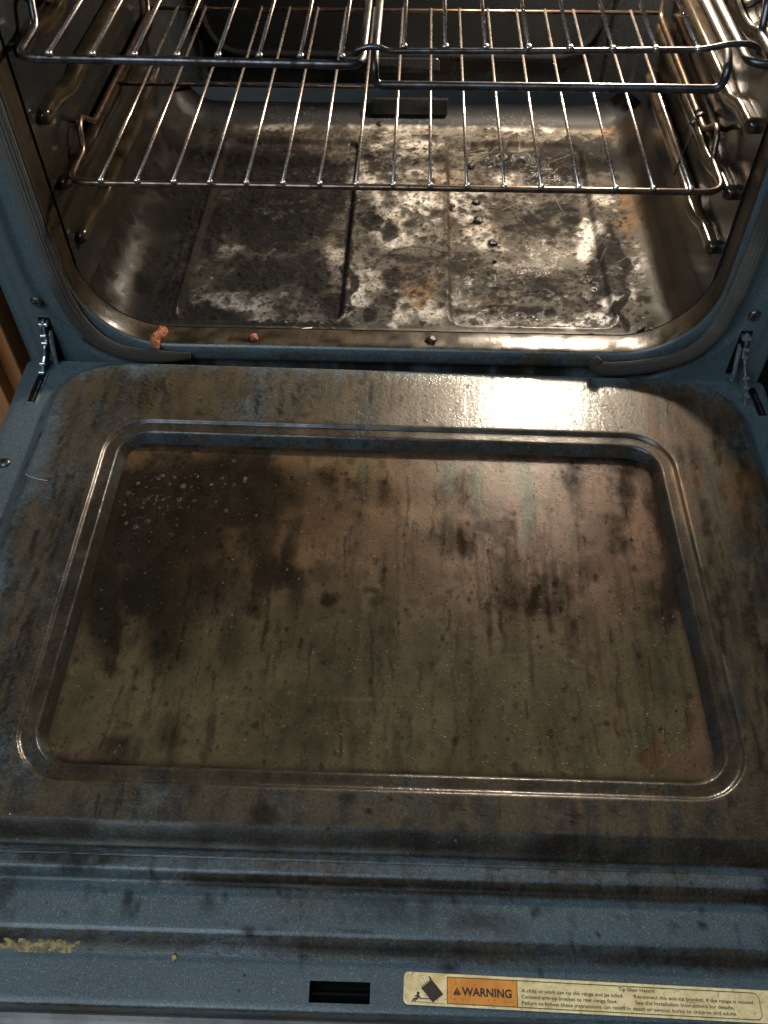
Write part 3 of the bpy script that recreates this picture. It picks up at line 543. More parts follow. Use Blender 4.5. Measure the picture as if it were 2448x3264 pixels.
q = Build(); q.box((.010, .4845, .043), (.102, .007, .022))
o = rp(bevel(q.obj('flue_cover', None, [LINER], False), .0015)); set_attr(o, 'tan', [0.0] * 8)

# stamped rack supports on both walls
sgp = lambda v: math.copysign(abs(v) ** .62, v)
sup = [(.0074 * sgp(math.cos(2 * math.pi * k / 28)), .0070 * sgp(math.sin(2 * math.pi * k / 28))) for k in range(28)]
for sx in (-1, 1):
    for zc in (.121, .178, .240, .299, .360, .420):
        P = [(sx * .3072, .0436, zc + .002), (sx * .3070, .0440, zc + .002), (sx * .3066, .0452, zc + .002), (sx * .3062, .0475, zc + .002), (sx * .3060, .0515, zc + .002), (sx * .3055, .085, zc + .002), (sx * .3045, .105, zc - .004), (sx * .3030, .130, zc - .004), (sx * .3015, .150, zc), (sx * .3010, .25, zc), (sx * .3010, .395, zc), (sx * .3035, .412, zc), (sx * .309, .425, zc)]
        P = [tuple(p) for p in fillet(P, .008, 4)]
        sc = [min(1, math.sqrt(max(.02, 1 - max(0, (.0515 - p[1]) / .008) ** 2)), .35 + .65 * min(1, (len(P) - 1 - k) / 6)) for k, p in enumerate(P)]
        V, F = sweep_vf(P, sup, False, scale=sc)
        rp(from_py('rack_support', V, F, None, [RAIL]))

# oven lamp, high on the back wall
q = Build(); q.rod([(BULB_LOC[0], .491, BULB_LOC[2]), (BULB_LOC[0], BULB_LOC[1] + .025, BULB_LOC[2])], .020, 20)
ol = rp(q.obj('lamp_socket', None, [CERAMIC]))
bm = bmesh.new(); bmesh.ops.create_uvsphere(bm, u_segments=24, v_segments=16, radius=.034)
me = bpy.data.meshes.new('bulb'); bm.to_mesh(me); bm.free()
Mb = Mat('lit_bulb'); Mb.P(col=(1, .8, .55), emit=(1.0, .83, .63), es=BULB_STRENGTH)
o = link('bulb', me, ol, [Mb.m]); o.location = Vector(BULB_LOC)

# gasket: ribbed braided rope round the mouth, ending low on each side
def gprof(r):
    out = []
    n = 72
    for k in range(n):
        a = 2 * math.pi * k / n; rr = r * (1 + .085 * math.cos(16 * a)); out.append((rr * math.cos(a), rr * .70 * math.sin(a)))
    return out
gp = [(-.205, .0235), (-.225, .0215), (-.255, .0220), (-.279, .0275), (-.2975, .0430), (-.3100, .0670), (-.3165, .1010), (-.3180, .14), (-.3180, .30), (-.3180, .40), (-.305, .47), (-.26, .490), (0, .492), (.26, .490), (.308, .47), (.3220, .40), (.3220, .30), (.3220, .153), (.3205, .108), (.3165, .078), (.3080, .053), (.296, .038), (.279, .0285), (.262, .0230), (.240, .0185), (.221, .0165), (.209, .0185), (.2035, .0255), (.209, .0305)]
GP = fillet([(x, -.0075, z) for x, z in gp], .02, 4)
V, F = sweep_vf(GP, gprof(.0076), False, up=Vector((0, -1, 0)), scale=[.55 + .45 * min(1, k / 7, (len(GP) - 1 - k) / 9) for k in range(len(GP))])
rp(from_py('door_gasket', V, F, None, [GASKET]))

# screws on the frame
def screw(loc, axis, parent=None):
    q = Build()
    rs = [(.0058, 0), (.0058, .0012), (.0048, .0024), (.0030, .0031), (.0012, .0033)]
    n = 18; rr = [[(r * math.cos(2 * math.pi * k / n), r * math.sin(2 * math.pi * k / n), h) for k in range(n)] for r, h in rs]
    V, F = loft(rr); F.append(tuple((len(rs) - 1) * n + k for k in range(n)))
    q.add(V, F); q.box((0, 0, .0031), (.0050, .0011, .0008), 1); q.box((0, 0, .0031), (.0011, .0050, .0008), 1)
    o = q.obj('screw', parent, [SCREW, BLACK]); o.location = loc; o.rotation_euler = Vector(axis).to_track_quat('Z', 'Y').to_euler(); return o
for sx in (-1, 1): rp(screw((sx * .347, -.0002, .0825), (0, -1, 0)))

# hinge arms: notched zinc plates coming out of the frame and dropping into the door
for sx in (-1, 1):
    q = Build()
    x = sx * .3465
    out = [(-.002, .074), (-.006, .074), (-.010, .062), (-.011, .052), (-.019, .046), (-.020, .036), (-.026, .030), (-.031, .020), (-.0345, .008), (-.035, -.004), (-.030, -.018), (-.020, -.020), (-.014, -.004), (-.010, .012), (-.004, .026), (.004, .040), (.004, .070)]
    out = [(y_, z_ * .84 if z_ > 0 else z_) for y_, z_ in out]
    # notched plate with real thickness, leaning outward as it reaches the door
    def lean(z): return sx * .012 * max(0, min(1, (.045 - z) / .05))
    for sgn, th in ((0, .0028),):
        n = len(out)
        V = [(x + lean(z) - th / 2, y, z) for y, z in out] + [(x + lean(z) + th / 2, y, z) for y, z in out]
        F = [tuple(range(n)), tuple(range(2 * n - 1, n - 1, -1))] + [(k, k + n, (k + 1) % n + n, (k + 1) % n) for k in range(n)]
        q.add(V, F)
    for (y, z, dz) in ((-.0270, .031, .004), (-.0315, .021, .005), (-.0345, .010, .006), (-.0155, .051, .004), (-.0135, .060, .004)):
        q.box((x + lean(z * .84), y, z * .84), (.0060, .003, dz * .8), 0)
    q.rod([(x - sx * .0035, -.004, .050), (x - sx * .004, -.012, .034), (x - sx * .003, -.014, .020), (x - sx * .002, -.012, .010)], .0026, 10)
    q.box((x, -.0035, .058), (.009, .007, .004), 0); q.box((x, -.004, .050), (.0075, .007, .006), 1)
    rp(bevel(q.obj('hinge_arm', None, [ZINC, BLACK], False), .0006, 1))
    q = Build(); q.box((x, -.0004, .036), (.011, .0012, .054)); rp(q.obj('hinge_opening', None, [BLACK], False))  # black plate laid on the frame for the shaded opening

# ------------------------------------------------------------------ the door (hung slightly skew on its worn hinges)
QD = ((0.9996501, -0.0115432, 0.0237984), (0.0118456, 0.9998504, -0.0126026), (-0.0236493, 0.0128801, 0.9996373))
PX, PY0, PY1, PR_ = .250, -.4306, -.110, .024
def ring_p(o, z, dx=0): return [(p[0] + dx, p[1], z) for p in rrect(-PX - o, PX + o, PY0 - o, PY1 + o, max(.004, PR_ + o), 150, 20)]
rings = [ring_p(o, z) for o, z in ((-.003, -.004), (-.0015, -.0035), (-.0008, -.0012), (0, .0012), (.0012, .004), (.0036, .0095), (.0046, .0112), (.0055, .0118), (.0070, .0119), (.0110, .0119), (.0140, .0120), (.0158, .0123), (.0168, .0134), (.0176, .0144), (.0184, .0149), (.0205, .0150))]
# flat rim blends from the window outline to the pad outline
inner = np.array(ring_p(.0205, .0150))
def padring(o, z): return np.array([(p[0], p[1], z) for p in rrect(-.327 - o, .341 + o, -.4745 - o, -.0150 + o * .55,   .056 + o * .6, 150, 20)])
outer = padring(0, .0150)
for k in range(1, 27): rings.append((inner * (1 - k / 26) + outer * k / 26).tolist())
for o, z in ((.0018, .0147), (.0035, .0138), (.0070, .0115), (.0105, .0088), (.0130, .0068), (.0150, .0060), (.0165, .0059)): rings.append(padring(o, z).tolist())
rect = np.array([(p[0], p[1], .0059) for p in rrect(-.374, .382, -.4965, -.0045, .006, 150, 20)])
rect[:, 0] = np.clip(rect[:, 0], -.374, .382)
last = np.array(rings[-1])
for k in (1, 2, 3): rings.append((last * (1 - k / 3) + rect * k / 3).tolist())
rings.append([(p[0] + math.copysign(.0015, p[0]), p[1] + (.0015 if p[1] > -.2 else 0), .0045) for p in rect])
rings.append([(p[0] + math.copysign(.002, p[0]), p[1] + (.002 if p[1] > -.2 else 0), -.04) for p in rect])
V, F = loft(rings); q = Build(); q.add(V, F)
# ribbed lower edge of the door: steps running the full width, with a latch pocket cut in the last flat
yz = [(-.4966, .0058), (-.4985, .0059), (-.5005, .0060), (-.5030, .0063), (-.5045, .0060), (-.5060, .0046), (-.5090, .0012), (-.5105, .0000), (-.5120, -.0003), (-.5155, -.0004), (-.5180, -.0004), (-.5210, -.0004), (-.5240, -.0003), (-.5270, -.0003), (-.5290, -.0003), (-.5320, -.0003), (-.5355, -.0002), (-.5385, -.0002), (-.5405, -.0004), (-.5420, -.0014), (-.5470, -.0055), (-.5505, -.0073), (-.5525, -.0077), (-.5560, -.0078), (-.5665, -.0078), (-.5790, -.0078), (-.5825, -.0078), (-.5842, -.0084), (-.5852, -.0105), (-.5858, -.0180), (-.5862, -.0290)]
xs = sorted(set([-.375, -.374] + [round(-.372 + .003 * k, 4) for k in range(252)] + [-.0415, -.0025, .382, .383]))
xs = [x for x in xs if not (-.0415 < x < -.0025)]
o0 = len(q.V)
for y, z in yz:
    for x in xs: q.V.append((x, y, z if -.3745 < x < .3825 else z - .004))
nxs = len(xs); ih = xs.index(-.0415); ipk = [y for y, _ in yz].index(-.5665)
for i in range(len(yz) - 1):
    for k in range(nxs - 1):
        if i == ipk and k == ih: continue
        a = o0 + i * nxs + k; q.F.append((a, a + nxs, a + nxs + 1, a + 1)); q.M.append(0)
door = rp(q.obj('oven_door', None, [BLUE]))
door.matrix_world = Matrix.Translation(RT) @ Matrix(QD).to_4x4()
A = np.array(q.V); xx, yy, zz = A[:, 0], A[:, 1], A[:, 2]
g = np.where(zz > .0062, .80, .0)
g = np.where((zz > .0062) & (yy < -.46), .80, g)
g += np.where((zz > .0062), .22 * sstep(xx, .20, .30) + .15 * (1 - sstep(yy, -.12, -.05)) * 0 + .15 * sstep(yy, -.11, -.05), 0)
g = np.where(zz > .0062, g - .20 * (1 - sstep(xx, -.325, -.262)) - .10 * sstep(xx, .30, .34) - .18 * (1 - sstep(yy, -.47, -.42)), g)
qx_ = np.abs(xx - .007) - .334 + .06; qy_ = yy + .0155 + .06
dpad = np.hypot(np.maximum(qx_, 0), np.maximum(qy_, 0)) + np.minimum(np.maximum(qx_, qy_), 0) - .06
ns_ = fb(xx, yy, 22, 16, 12, 5)
soft = .86 - .95 * sstep(dpad + .022 * ns_, -.026, .030) - .12 * (1 - sstep(xx, -.325, -.262)) + .10 * sstep(xx, .2, .3)
g = np.where(((zz > .0062) | (dpad > -.02)) & (yy > -.4966) & ~((yy > -.437) & (yy < -.104) & (np.abs(xx) < .256)), soft, g)
edge = sstep(yy, -.54, -.4745); g = np.where(yy < -.4745, .46 * edge * (1 - .3 * sstep(np.abs(xx), .15, .35)) + .09, g)
g = np.where((yy < -.475) & (yy > -.491), 1.1, g); g = np.where((yy < -.5045) & (yy > -.5125), .85 - .5 * (1 - sstep(xx, -.2, -.1)), g); g = np.where((yy < -.541) & (yy > -.553), .62, g)
g = np.where((yy < -.556), .0, g)
g = np.where((yy < -.584), .55, g)
g = np.where((zz < .0105) & (zz > -.005) & (yy > -.437) & (yy < -.104) & (np.abs(xx) < .256), .55, g)
set_attr(door, 'grime', g)
pgx = np.linspace(-.38, .385, 510); pgy = np.linspace(-.60, 0, 400); PA = np.zeros((400, 510)); PB = np.zeros((400, 510)); rs = np.random.RandomState(9)
drips(PA, pgx, pgy, 60, (-.32, .33), (-.06, -.015), (.012, .055), (.0009, .0022), (.3, .85), rs)
drips(PA, pgx, pgy, 60, (-.33, -.262), (-.40, -.06), (.012, .07), (.0012, .0030), (.3, .9), rs)
drips(PA, pgx, pgy, 70, (.27, .345), (-.42, -.04), (.015, .08), (.0013, .0040), (.3, .9), rs, -.15)
drips(PA, pgx, pgy, 60, (-.37, .37), (-.535, -.45), (.008, .030), (.0012, .0042), (.3, .85), rs)
drips(PB, pgx, pgy, 26, (.24, .34), (-.14, -.025), (.02, .09), (.003, .009), (.4, 1), rs, .12)
for k in range(260):
    rad = min(.0012 + .0012 * rs.pareto(2.2), .008); dab(PA, pgx, pgy, rs.uniform(-.37, .37), rs.choice([rs.uniform(-.11, -.02), rs.uniform(-.54, -.44), rs.uniform(-.56, -.40)]), rad, rad * rs.uniform(.6, 1.4), rs.uniform(.4, 1), .5, .2, rs.uniform(0, 6, 2))
for cx, cy, rx, ry, v in ((-.20, -.4965, .05, .006, .8), (-.25, -.515, .012, .012, .6), (-.24, -.52, .008, .014, .5), (.03, -.5085, .09, .0022, 1), (-.05, -.508, .03, .002, .9), (.02, -.523, .035, .010, .55), (.07, -.527, .03, .008, .5), (.14, -.485, .03, .006, .6), (.09, -.5475, .05, .004, .5), (-.27, -.483, .04, .006, .6), (.0, -.483, .05, .006, .5)):
    dab(PA, pgx, pgy, cx, cy, rx, ry, v, .45, .22, (cx * 90, cy * 70))
GX, GY = np.meshgrid(pgx, pgy); PA = PA * np.clip(.72 + 1.0 * fb(GX, GY, 110, 90, 15, 4), 0, 1.1)
ii = np.clip(np.searchsorted(pgx, xx), 0, 509); jj = np.clip(np.searchsorted(pgy, yy), 0, 399)
inwin = (yy > -.452) & (yy < -.088) & (np.abs(xx) < .272)
gro = np.where(inwin & (zz > .0108) & (zz < .0146), .45 + .35 * fb(xx, yy, 60, 60, 3, 3), 0); gro = np.where(inwin & (zz <= .0108), np.where(yy > -.118, .35, .72), gro)  # window ledge greased; recess walls darkened, less at the top
fg = np.where((yy < -.4745) & (((yy > -.492)) | ((yy > -.5125) & (yy < -.506)) | ((yy > -.552) & (yy < -.543))), .66 + .5 * fb(xx, yy, 30, 60, 6, 4), 0)
set_attr(door, 'drip', np.clip(np.maximum(PA[jj, ii] * np.where(zz > -.009, 1, 0), np.maximum(gro, fg)), 0, .95)); set_attr(door, 'rusty', PB[jj, ii])
def dp(o): o.parent = door; return o
# latch pocket
q = Build(); cx, cy, zt, zb = -.022, (-.5665 - .5790) / 2, -.0080, -.024; hx, hy = .0195, .00625
V = [(cx - hx, cy - hy, zt), (cx + hx, cy - hy, zt), (cx + hx, cy + hy, zt), (cx - hx, cy + hy, zt)]; V += [(v[0], v[1], zb) for v in V]
q.add(V, [(0, 1, 5, 4), (1, 2, 6, 5), (2, 3, 7, 6), (3, 0, 4, 7), (4, 5, 6, 7)]); q.box((cx, cy, -.016), (.037, .0016, .004)); dp(q.obj('latch_pocket', None, [BLACK], False))
# hinge slots in the door: black plates stand for shaded depth, with light rims
for cx, cy, rz in ((-.3545, -.046, -.03), (.3690, -.034, .05)):
    q = Build(); q.box((0, 0, 0), (.0085, .040, .0012), 0)
    q.box((-.0046, 0, .0004), (.0010, .042, .0014), 1); q.box((.0046, 0, .0004), (.0010, .042, .0014), 1); q.box((0, -.0208, .0004), (.0095, .0010, .0014), 1); q.box((.0012, -.004, .0006), (.0008, .028, .0010), 1)
    o = dp(q.obj('hinge_slot', None, [BLACK, ZINC], False)); o.location = (cx, cy, .0064); o.rotation_euler = (0, 0, rz)
dp(screw((-.358, -.146, .0060), (0, 0, 1)))
# door trim strip and underside
q = Build(); V = []; F = []
tr = [(-.5862, -.0240), (-.5872, -.0250), (-.5905, -.0255), (-.5935, -.0262), (-.5950, -.0285), (-.5952, -.060)]
for y, z in tr:
    for x in (-.374, 0, .382): V.append((x, y, z))
for i in range(len(tr) - 1):
    for k in range(2): F.append((i * 3 + k, i * 3 + k + 3, i * 3 + k + 4, i * 3 + k + 1))
q.add(V, F); q.box((.004, -.30, -.052), (.752, .58, .012)); dp(q.obj('outer_panel', None, [TRIM], False))

# window plate: stained sheet set below the rim
nx, ny = 600, 388
gx = np.linspace(-.2525, .2525, nx); gy = np.linspace(-.4330, -.1075, ny); X, Y = np.meshgrid(gx, gy)
ST = stains(PLATE_STAINS, X, Y, .014, 21)
rs = np.random.RandomState(5)
F1 = fb(X, Y, 26, 17, 33, 6, .02); F2 = fb(X, Y, 95, 70, 35, 5); F3 = fb(X, Y, 9, 7, 38, 4, .03)
VS = fb(X, Y, 120, 11, 41, 5, .006); VS2 = fb(X, Y, 55, 8, 44, 5, .012); HS = fb(X, Y, 5, 130, 47, 4)
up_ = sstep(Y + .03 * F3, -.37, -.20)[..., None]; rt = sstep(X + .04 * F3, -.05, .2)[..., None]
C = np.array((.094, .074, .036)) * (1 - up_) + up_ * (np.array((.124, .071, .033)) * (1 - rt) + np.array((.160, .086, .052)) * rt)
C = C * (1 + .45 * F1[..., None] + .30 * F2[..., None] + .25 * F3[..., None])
C = lay(C, lv(ST['pale'] + .45 * F1 + .2 * VS2, .25, 1.0) * .6, np.array((.195, .132, .068)) * (1 + .4 * F2[..., None]))
C = lay(C, lv(ST['pink'] + .25 * F1, .15, 1.0) * .65, (.140, .062, .050))
C = lay(C, lv(ST['green'] + .30 * VS + .15 * F1, .25, 1.0) * .70 * (.45 + .55 * up_[..., 0]), (.034, .078, .040))
C = lay(C, lv(ST['rust'] + .35 * F1 + .3 * VS, .45, 1.1) * .7, (.095, .042, .016))
# drained grease: broad vertical darkening, narrow runs, tide marks where puddles dried
grease = lv(.22 * VS2 + .70 * F1 + .45 * F3 + .15 * F2, -.05, .80); C = lay(C, grease * .74, (.026, .018, .010))
C = lay(C, lv(VS + .4 * F1, .25, .95) * .42, (.020, .013, .008)); C = lay(C, lv(F2 + .5 * VS + .35 * F1, .0, .9) * .58, (.026, .016, .009))
dark = lv(ST['dark'] + .30 * F1 + .12 * VS2 + .18 * F2 + .18 * F3 + .24 * (1 - sstep(X, -.24, -.05)) * sstep(Y, -.40, -.25), -.02, .86)  # patches plus an overall darkening towards the upper left
C = lay(C, dark * .93, np.array((.011, .009, .0065)) * (1 + .5 * F2[..., None]))
for lev, sd, a_ in ((.28, .035, .5), (-.22, .03, .35), (.62, .03, .4)):
    C = lay(C, np.exp(-((F1 + .5 * F3 - lev) / sd) ** 2) * a_ * lv(F3, -.2, .3), (.020, .013, .008))
    C = lay(C, np.exp(-((F1 + .5 * F3 - lev - .09) / sd) ** 2) * a_ * .5 * (1 - dark) * lv(F3, -.1, .4), (.21, .165, .11))
R_ = np.zeros_like(X)
drips(R_, gx, gy, 110, (-.24, .245), (-.38, -.12), (.008, .060), (.0006, .0016), (.3, .9), rs)
drips(R_, gx, gy, 26, (-.05, .22), (-.30, -.15), (.03, .11), (.0012, .0032), (.3, .65), rs)
drips(R_, gx, gy, 22, (-.22, .23), (-.40, -.33), (.012, .035), (.0008, .0016), (.5, .9), rs)
C = lay(C, np.clip(R_ * (.75 + .6 * F2), 0, 1) * .85, (.017, .010, .006))
for cx, cy, rd, v in ((-.056, -.254, .0105, .75), (-.021, -.256, .0085, .4), (-.107, -.291, .011, .45), (-.108, -.270, .008, .35), (.002, -.315, .010, .3), (-.05, -.325, .012, .3)):
    B = np.zeros_like(X); dab(B, gx, gy, cx, cy, rd, rd * 1.1, v, .5, .12, (1.0, 2.0)); C = lay(C, B * np.clip(.8 + .5 * F2, .3, 1), (.016, .011, .007))
D = np.zeros_like(X)
for k in range(3600):
    rad = min(.0004 + .00042 * rs.pareto(2.6), .0026); dab(D, gx, gy, rs.uniform(-.25, .25), rs.uniform(-.43, -.11), rad, rad * rs.uniform(.7, 1.7), rs.uniform(.35, 1), .4, .15, rs.uniform(0, 6, 2))
C = lay(C, D * .85, (.014, .009, .006))
L_ = np.zeros_like(X)
for k in range(420):
    rad = rs.uniform(.0004, .0009); dab(L_, gx, gy, rs.uniform(-.25, .25), rs.uniform(-.43, -.11), rad, rad, rs.uniform(.2, .8), .5)
C = lay(C, L_ * .6, (.30, .26, .20))
for k in range(9):
    x = rs.uniform(-.2, .2); y = rs.uniform(-.40, -.16); a = rs.choice([rs.normal(0, .12), rs.normal(.8, .4)]); L = rs.uniform(.006, .05); B = np.zeros_like(X)
    run_line(B, gx, gy, [(x + math.cos(a) * L * t / 40, y + math.sin(a) * L * t / 40 + .0008 * math.sin(t * .15)) for t in range(41)], .0005, .0004, rs.uniform(.25, .6)); C = lay(C, B * .35, (.24, .19, .13))
C = lay(C, lv(HS, .3, 1.0) * sstep(X, -.10, .0) * (1 - sstep(X, .06, .16)) * np.exp(-((Y + .355) / .03) ** 2) * .5, (.15, .125, .06))
# dried droplets: pale uneven rims with darker centres, upper left
N_ = np.zeros_like(X); H_ = np.zeros_like(X); bump_ = np.zeros_like(X)
for k in range(105):
    if k < 66: x = rs.normal(-.213, .016); y = rs.normal(-.187, .020)
    else: x = rs.normal(-.175, .035); y = rs.normal(-.165, .028)
    rad = rs.choice([.0005, .0007, .0009, .0012, .0016], p=[.3, .3, .2, .13, .07]); v = rs.uniform(.12, .62)
    dab(N_, gx, gy, x, y, rad * 1.25, rad * rs.uniform(1.1, 1.5), v, .25, .1, rs.uniform(0, 6, 2)); dab(H_, gx, gy, x, y, rad * .62, rad * .7, 1, .3); dab(bump_, gx, gy, x, y, rad, rad, .0007, .8)
C = lay(C, np.clip(N_ - H_ * .9, 0, 1) * .75, (.33, .32, .29))
edge_ = np.maximum(np.exp(-((np.abs(X) - .2495) / .003) ** 2), np.maximum(np.exp(-((Y + .4300) / .003) ** 2), np.exp(-((Y + .1115) / .004) ** 2)))
C = lay(C, edge_ * np.clip(.55 + .6 * F1, 0, 1), (.014, .010, .007))
Z = .0004 * vnoise(X, Y, 8, 2, 2) + bump_
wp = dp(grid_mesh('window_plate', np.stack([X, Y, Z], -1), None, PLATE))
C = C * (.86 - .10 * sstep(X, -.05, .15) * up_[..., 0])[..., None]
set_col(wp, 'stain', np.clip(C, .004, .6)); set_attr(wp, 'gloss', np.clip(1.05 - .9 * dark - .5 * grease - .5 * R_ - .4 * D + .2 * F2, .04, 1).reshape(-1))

# warning label
def text_into(q, body, size, x, y, width, mi, bold=0.0):
    cu = bpy.data.curves.new('t', 'FONT'); cu.body = body; cu.size = size; cu.offset = bold; cu.resolution_u = 3
    to = bpy.data.objects.new('t', cu); COL.objects.link(to)
    dg = bpy.context.evaluated_depsgraph_get(); dg.update()
    me = bpy.data.meshes.new_from_object(to.evaluated_get(dg))
    V = [v.co.copy() for v in me.vertices]; F = [tuple(p.vertices) for p in me.polygons]
    mx = max(v.x for v in V); mn = min(v.x for v in V); s = width / (mx - mn)
    q.add([((v.x - mn) * s + x, v.y + y, .00042) for v in V], F, mi)
    bpy.data.objects.remove(to); bpy.data.curves.remove(cu); bpy.data.meshes.remove(me)
q = Build(); mm = .001
LL, LH = .296, .0188
def poly(pts, z, mi): q.add([(x * mm, -y * mm, z) for x, y in pts], [tuple(range(len(pts)))], mi)
def bar(xa, ya, xb, yb, t, z=.00034, mi=2):
    d = Vector((xb - xa, yb - ya)).normalized(); n = Vector((-d.y, d.x)) * t / 2
    poly([(xa - n.x, ya - n.y), (xb - n.x, yb - n.y), (xb + n.x, yb + n.y), (xa + n.x, ya + n.y)][::-1], z, mi)
body = rrect(0, LL, -LH, 0, .0032, 6, 6); n_ = len(body)
q.add([(x, y, .0002) for x, y in body] + [(x, y, 0) for x, y in body], [tuple(range(n_))] + [(k + n_, (k + 1) % n_ + n_, (k + 1) % n_, k) for k in range(n_)], 0)
poly([(28, 1.9), (73, 1.9), (73, 17.1), (28, 17.1)][::-1], .00028, 1)
bo = rrect(.028, .2285, -.0171, -.0019, .0036, 20, 8)
bo = [(max(x, .028), y) for x, y in bo]
sq = [(.028, -.0171)] + [p for p in rrect(.028, .2285, -.0171, -.0019, .0036, 20, 8) if p[0] > .06] + [(.028, -.0019)]
sq2 = sorted([p for p in sq if p[1] < -.0095 and p[0] > .028], key=lambda p: p[0]) ; sq1 = sorted([p for p in sq if p[1] >= -.0095 and p[0] > .028], key=lambda p: -p[0])
loop = [(.028, -.0171)] + sq2 + sq1 + [(.028, -.0019)]
for i in range(len(loop)):
    a, c = loop[i], loop[(i + 1) % len(loop)]
    if (Vector(a) - Vector(c)).length > 1e-5: bar(a[0] * 1000, -a[1] * 1000, c[0] * 1000, -c[1] * 1000, .42)
bar(73, 1.9, 73, 17.1, .45)
# tipping stove pictogram
poly([(18.0, 3.8), (25.6, 12.0), (18.8, 17.0), (11.2, 9.0)][::-1], .00034, 2)
poly([(16.0, 2.0), (16.6, 1.7), (18.0, 3.6), (17.0, 4.4)][::-1], .00034, 2)
bar(10.9, 8.4, 17.2, 3.8, .35); bar(10.4, 15.1, 17.0, 14.9, .55); bar(5.0, 16.9, 26, 17.3, .25)
poly([(9.4 + .95 * math.cos(t * .7), 12.0 + .95 * math.sin(t * .7)) for t in range(9)][::-1], .00034, 2)
bar(9.2, 12.8, 9.0, 15.2, 1.3); bar(9.3, 13.2, 7.2, 14.0, .7); bar(9.4, 13.4, 11.0, 14.7, .7); bar(8.8, 15.0, 6.6, 15.4, .9); bar(7.0, 15.2, 5.6, 16.7, .8); bar(8.9, 15.2, 7.0, 16.7, .7)
# alert triangle and lettering
poly([(34.3, 7.4), (36.8, 12.0), (31.8, 12.0)][::-1], .00034, 2); poly([(34.1, 8.8), (34.5, 8.8), (34.4, 10.6), (34.2, 10.6)][::-1], .00040, 1); poly([(34.1, 11.0), (34.5, 11.0), (34.5, 11.5), (34.1, 11.5)][::-1], .00040, 1)
text_into(q, 'WARNING', .0066, .0374, -.0120, .0320, 2, .00020)
text_into(q, 'Tip Over Hazard', .0029, .1385, -.0047, .0230, 2, .00003)
text_into(q, 'A child or adult can tip the range and be killed.', .0029, .0757, -.0084, .0655, 2, .00003)
text_into(q, 'Reconnect the anti-tip bracket, if the range is moved.', .0029, .1480, -.0084, .0770, 2, .00003)
text_into(q, 'Connect anti-tip bracket to rear range foot.', .0029, .0757, -.0119, .0612, 2, .00003)
text_into(q, 'See the Installation Instructions for details.', .0029, .1485, -.0119, .0625, 2, .00003)
text_into(q, 'Failure to follow these instructions can result in death or serious burns to children and adults.', .0029, .0757, -.0154, .1370, 2, .00003)
lab = dp(q.obj('warning_label', None, [CREAM, ORANGE, INK], False)); lab.location = (.0192, -.5596, -.0075); lab.rotation_euler = (0, 0, math.radians(-1.1))

# ------------------------------------------------------------------ racks
def rack_side(sx, z, yf, yb, x=.299):
    return [(sx * .2955, yf, z), (sx * .2960, yf + .058, z), (sx * .2975, yf + .068, z + .019), (sx * .2985, yf + .080, z + .021), (sx * x, yf + .112, z), (sx * x, yb - .012, z), (sx * x, yb, z + .026)]
def wires(parent, xs, ya, yb, z, mat, r=.00155, dip=.0):
    first = None
    for k, x in enumerate(xs):
        if first is None:
            q = Build(); q.rod([(0, ya - .001, z), (0, ya + .2, z - dip), (0, yb, z)], r, 8)
            for dx in (-1, 1): q.rod([(dx * .0006, ya - .0015, z - .0005), (dx * .0006, ya + .003, z - .0004)], .0020, 8)
            first = q.obj('wire', parent, [mat]); first.location.x = x
        else:
            o = first.copy(); COL.objects.link(o); o.parent = parent; o.location.x = x
def rack_empty(label, group, z):
    e = tag(empty('oven_rack', (0, 0, z)), label, 'rack', group); return e
# lower rack
LZr = .188
e = rack_empty('lower wire oven rack with browned rods spanning the full width above the burnt oven floor', 'wire racks in the oven', LZr)
L = rack_side(-1, 0, .036, .420); R_ = rack_side(1, 0, .036, .420)[::-1]
path = fillet(L[::-1] + R_[::-1], [.008] * 6 + [.020] + [.020] + [.008] * 6, 5, True)
q = Build(); q.rod(path, .0029, 12, True); q.obj('frame', e, [BRONZE])
q = Build(); q.rod([(-.300, .238, -.0045), (.300, .238, -.0045)], .0022, 10); q.obj('cross_bar', e, [BRONZE])
q = Build(); q.rod([(-.299, .412, .003), (.299, .412, .003)], .0022, 10); q.obj('cross_bar', e, [BRONZE])
wires(e, [-.264 + .033 * k for k in range(17)], .0335, .414, .0046, CHROME)
# upper rack frame, with the right part a lift-out insert
UZ = .309
e = rack_empty('upper split oven rack with thick dark front rod and a lift-out right section', 'wire racks in the oven', UZ)
q = Build()
L = [(x, y, z) for x, y, z in rack_side(-1, 0, .010, .420, .299)]
L[0] = (-.2945, .010, 0)
pl = L[::-1] + [(-.024, .004, 0), (-.0235, .03, .0005), (-.0235, .421, .0005)]
q.rod(fillet(pl, [.008] * 6 + [.018, .022, .01, .01][:len(pl) - 6], 6), .0033, 12)
R_ = [(x, y, z) for x, y, z in rack_side(1, 0, .013, .420, .299)]; R_[0] = (.2965, .013, 0)
pr = R_[::-1] + [(.2735, .015, 0), (.2738, .04, .0005), (.2745, .421, .0005)]
q.rod(fillet(pr, [.008] * 6 + [.010, .016, .01, .01][:len(pr) - 6], 6), .0033, 12)
q.rod([(-.299, .420, .024), (.299, .420, .024)], .0034, 12)
q.obj('frame', e, [STEEL])
q = Build(); q.rod([(-.299, .225, -.0045), (-.0235, .225, -.0045)], .0022, 10); q.obj('cross_bar', e, [CHROME])
q = Build(); q.rod([(-.299, .412, .001), (.274, .412, .001)], .0022, 10); q.obj('cross_bar', e, [CHROME])
wires(e, [-.267, -.233, -.200, -.167, -.135, -.103, -.071, -.039], .0075, .414, .0050, CHROME, .00165)
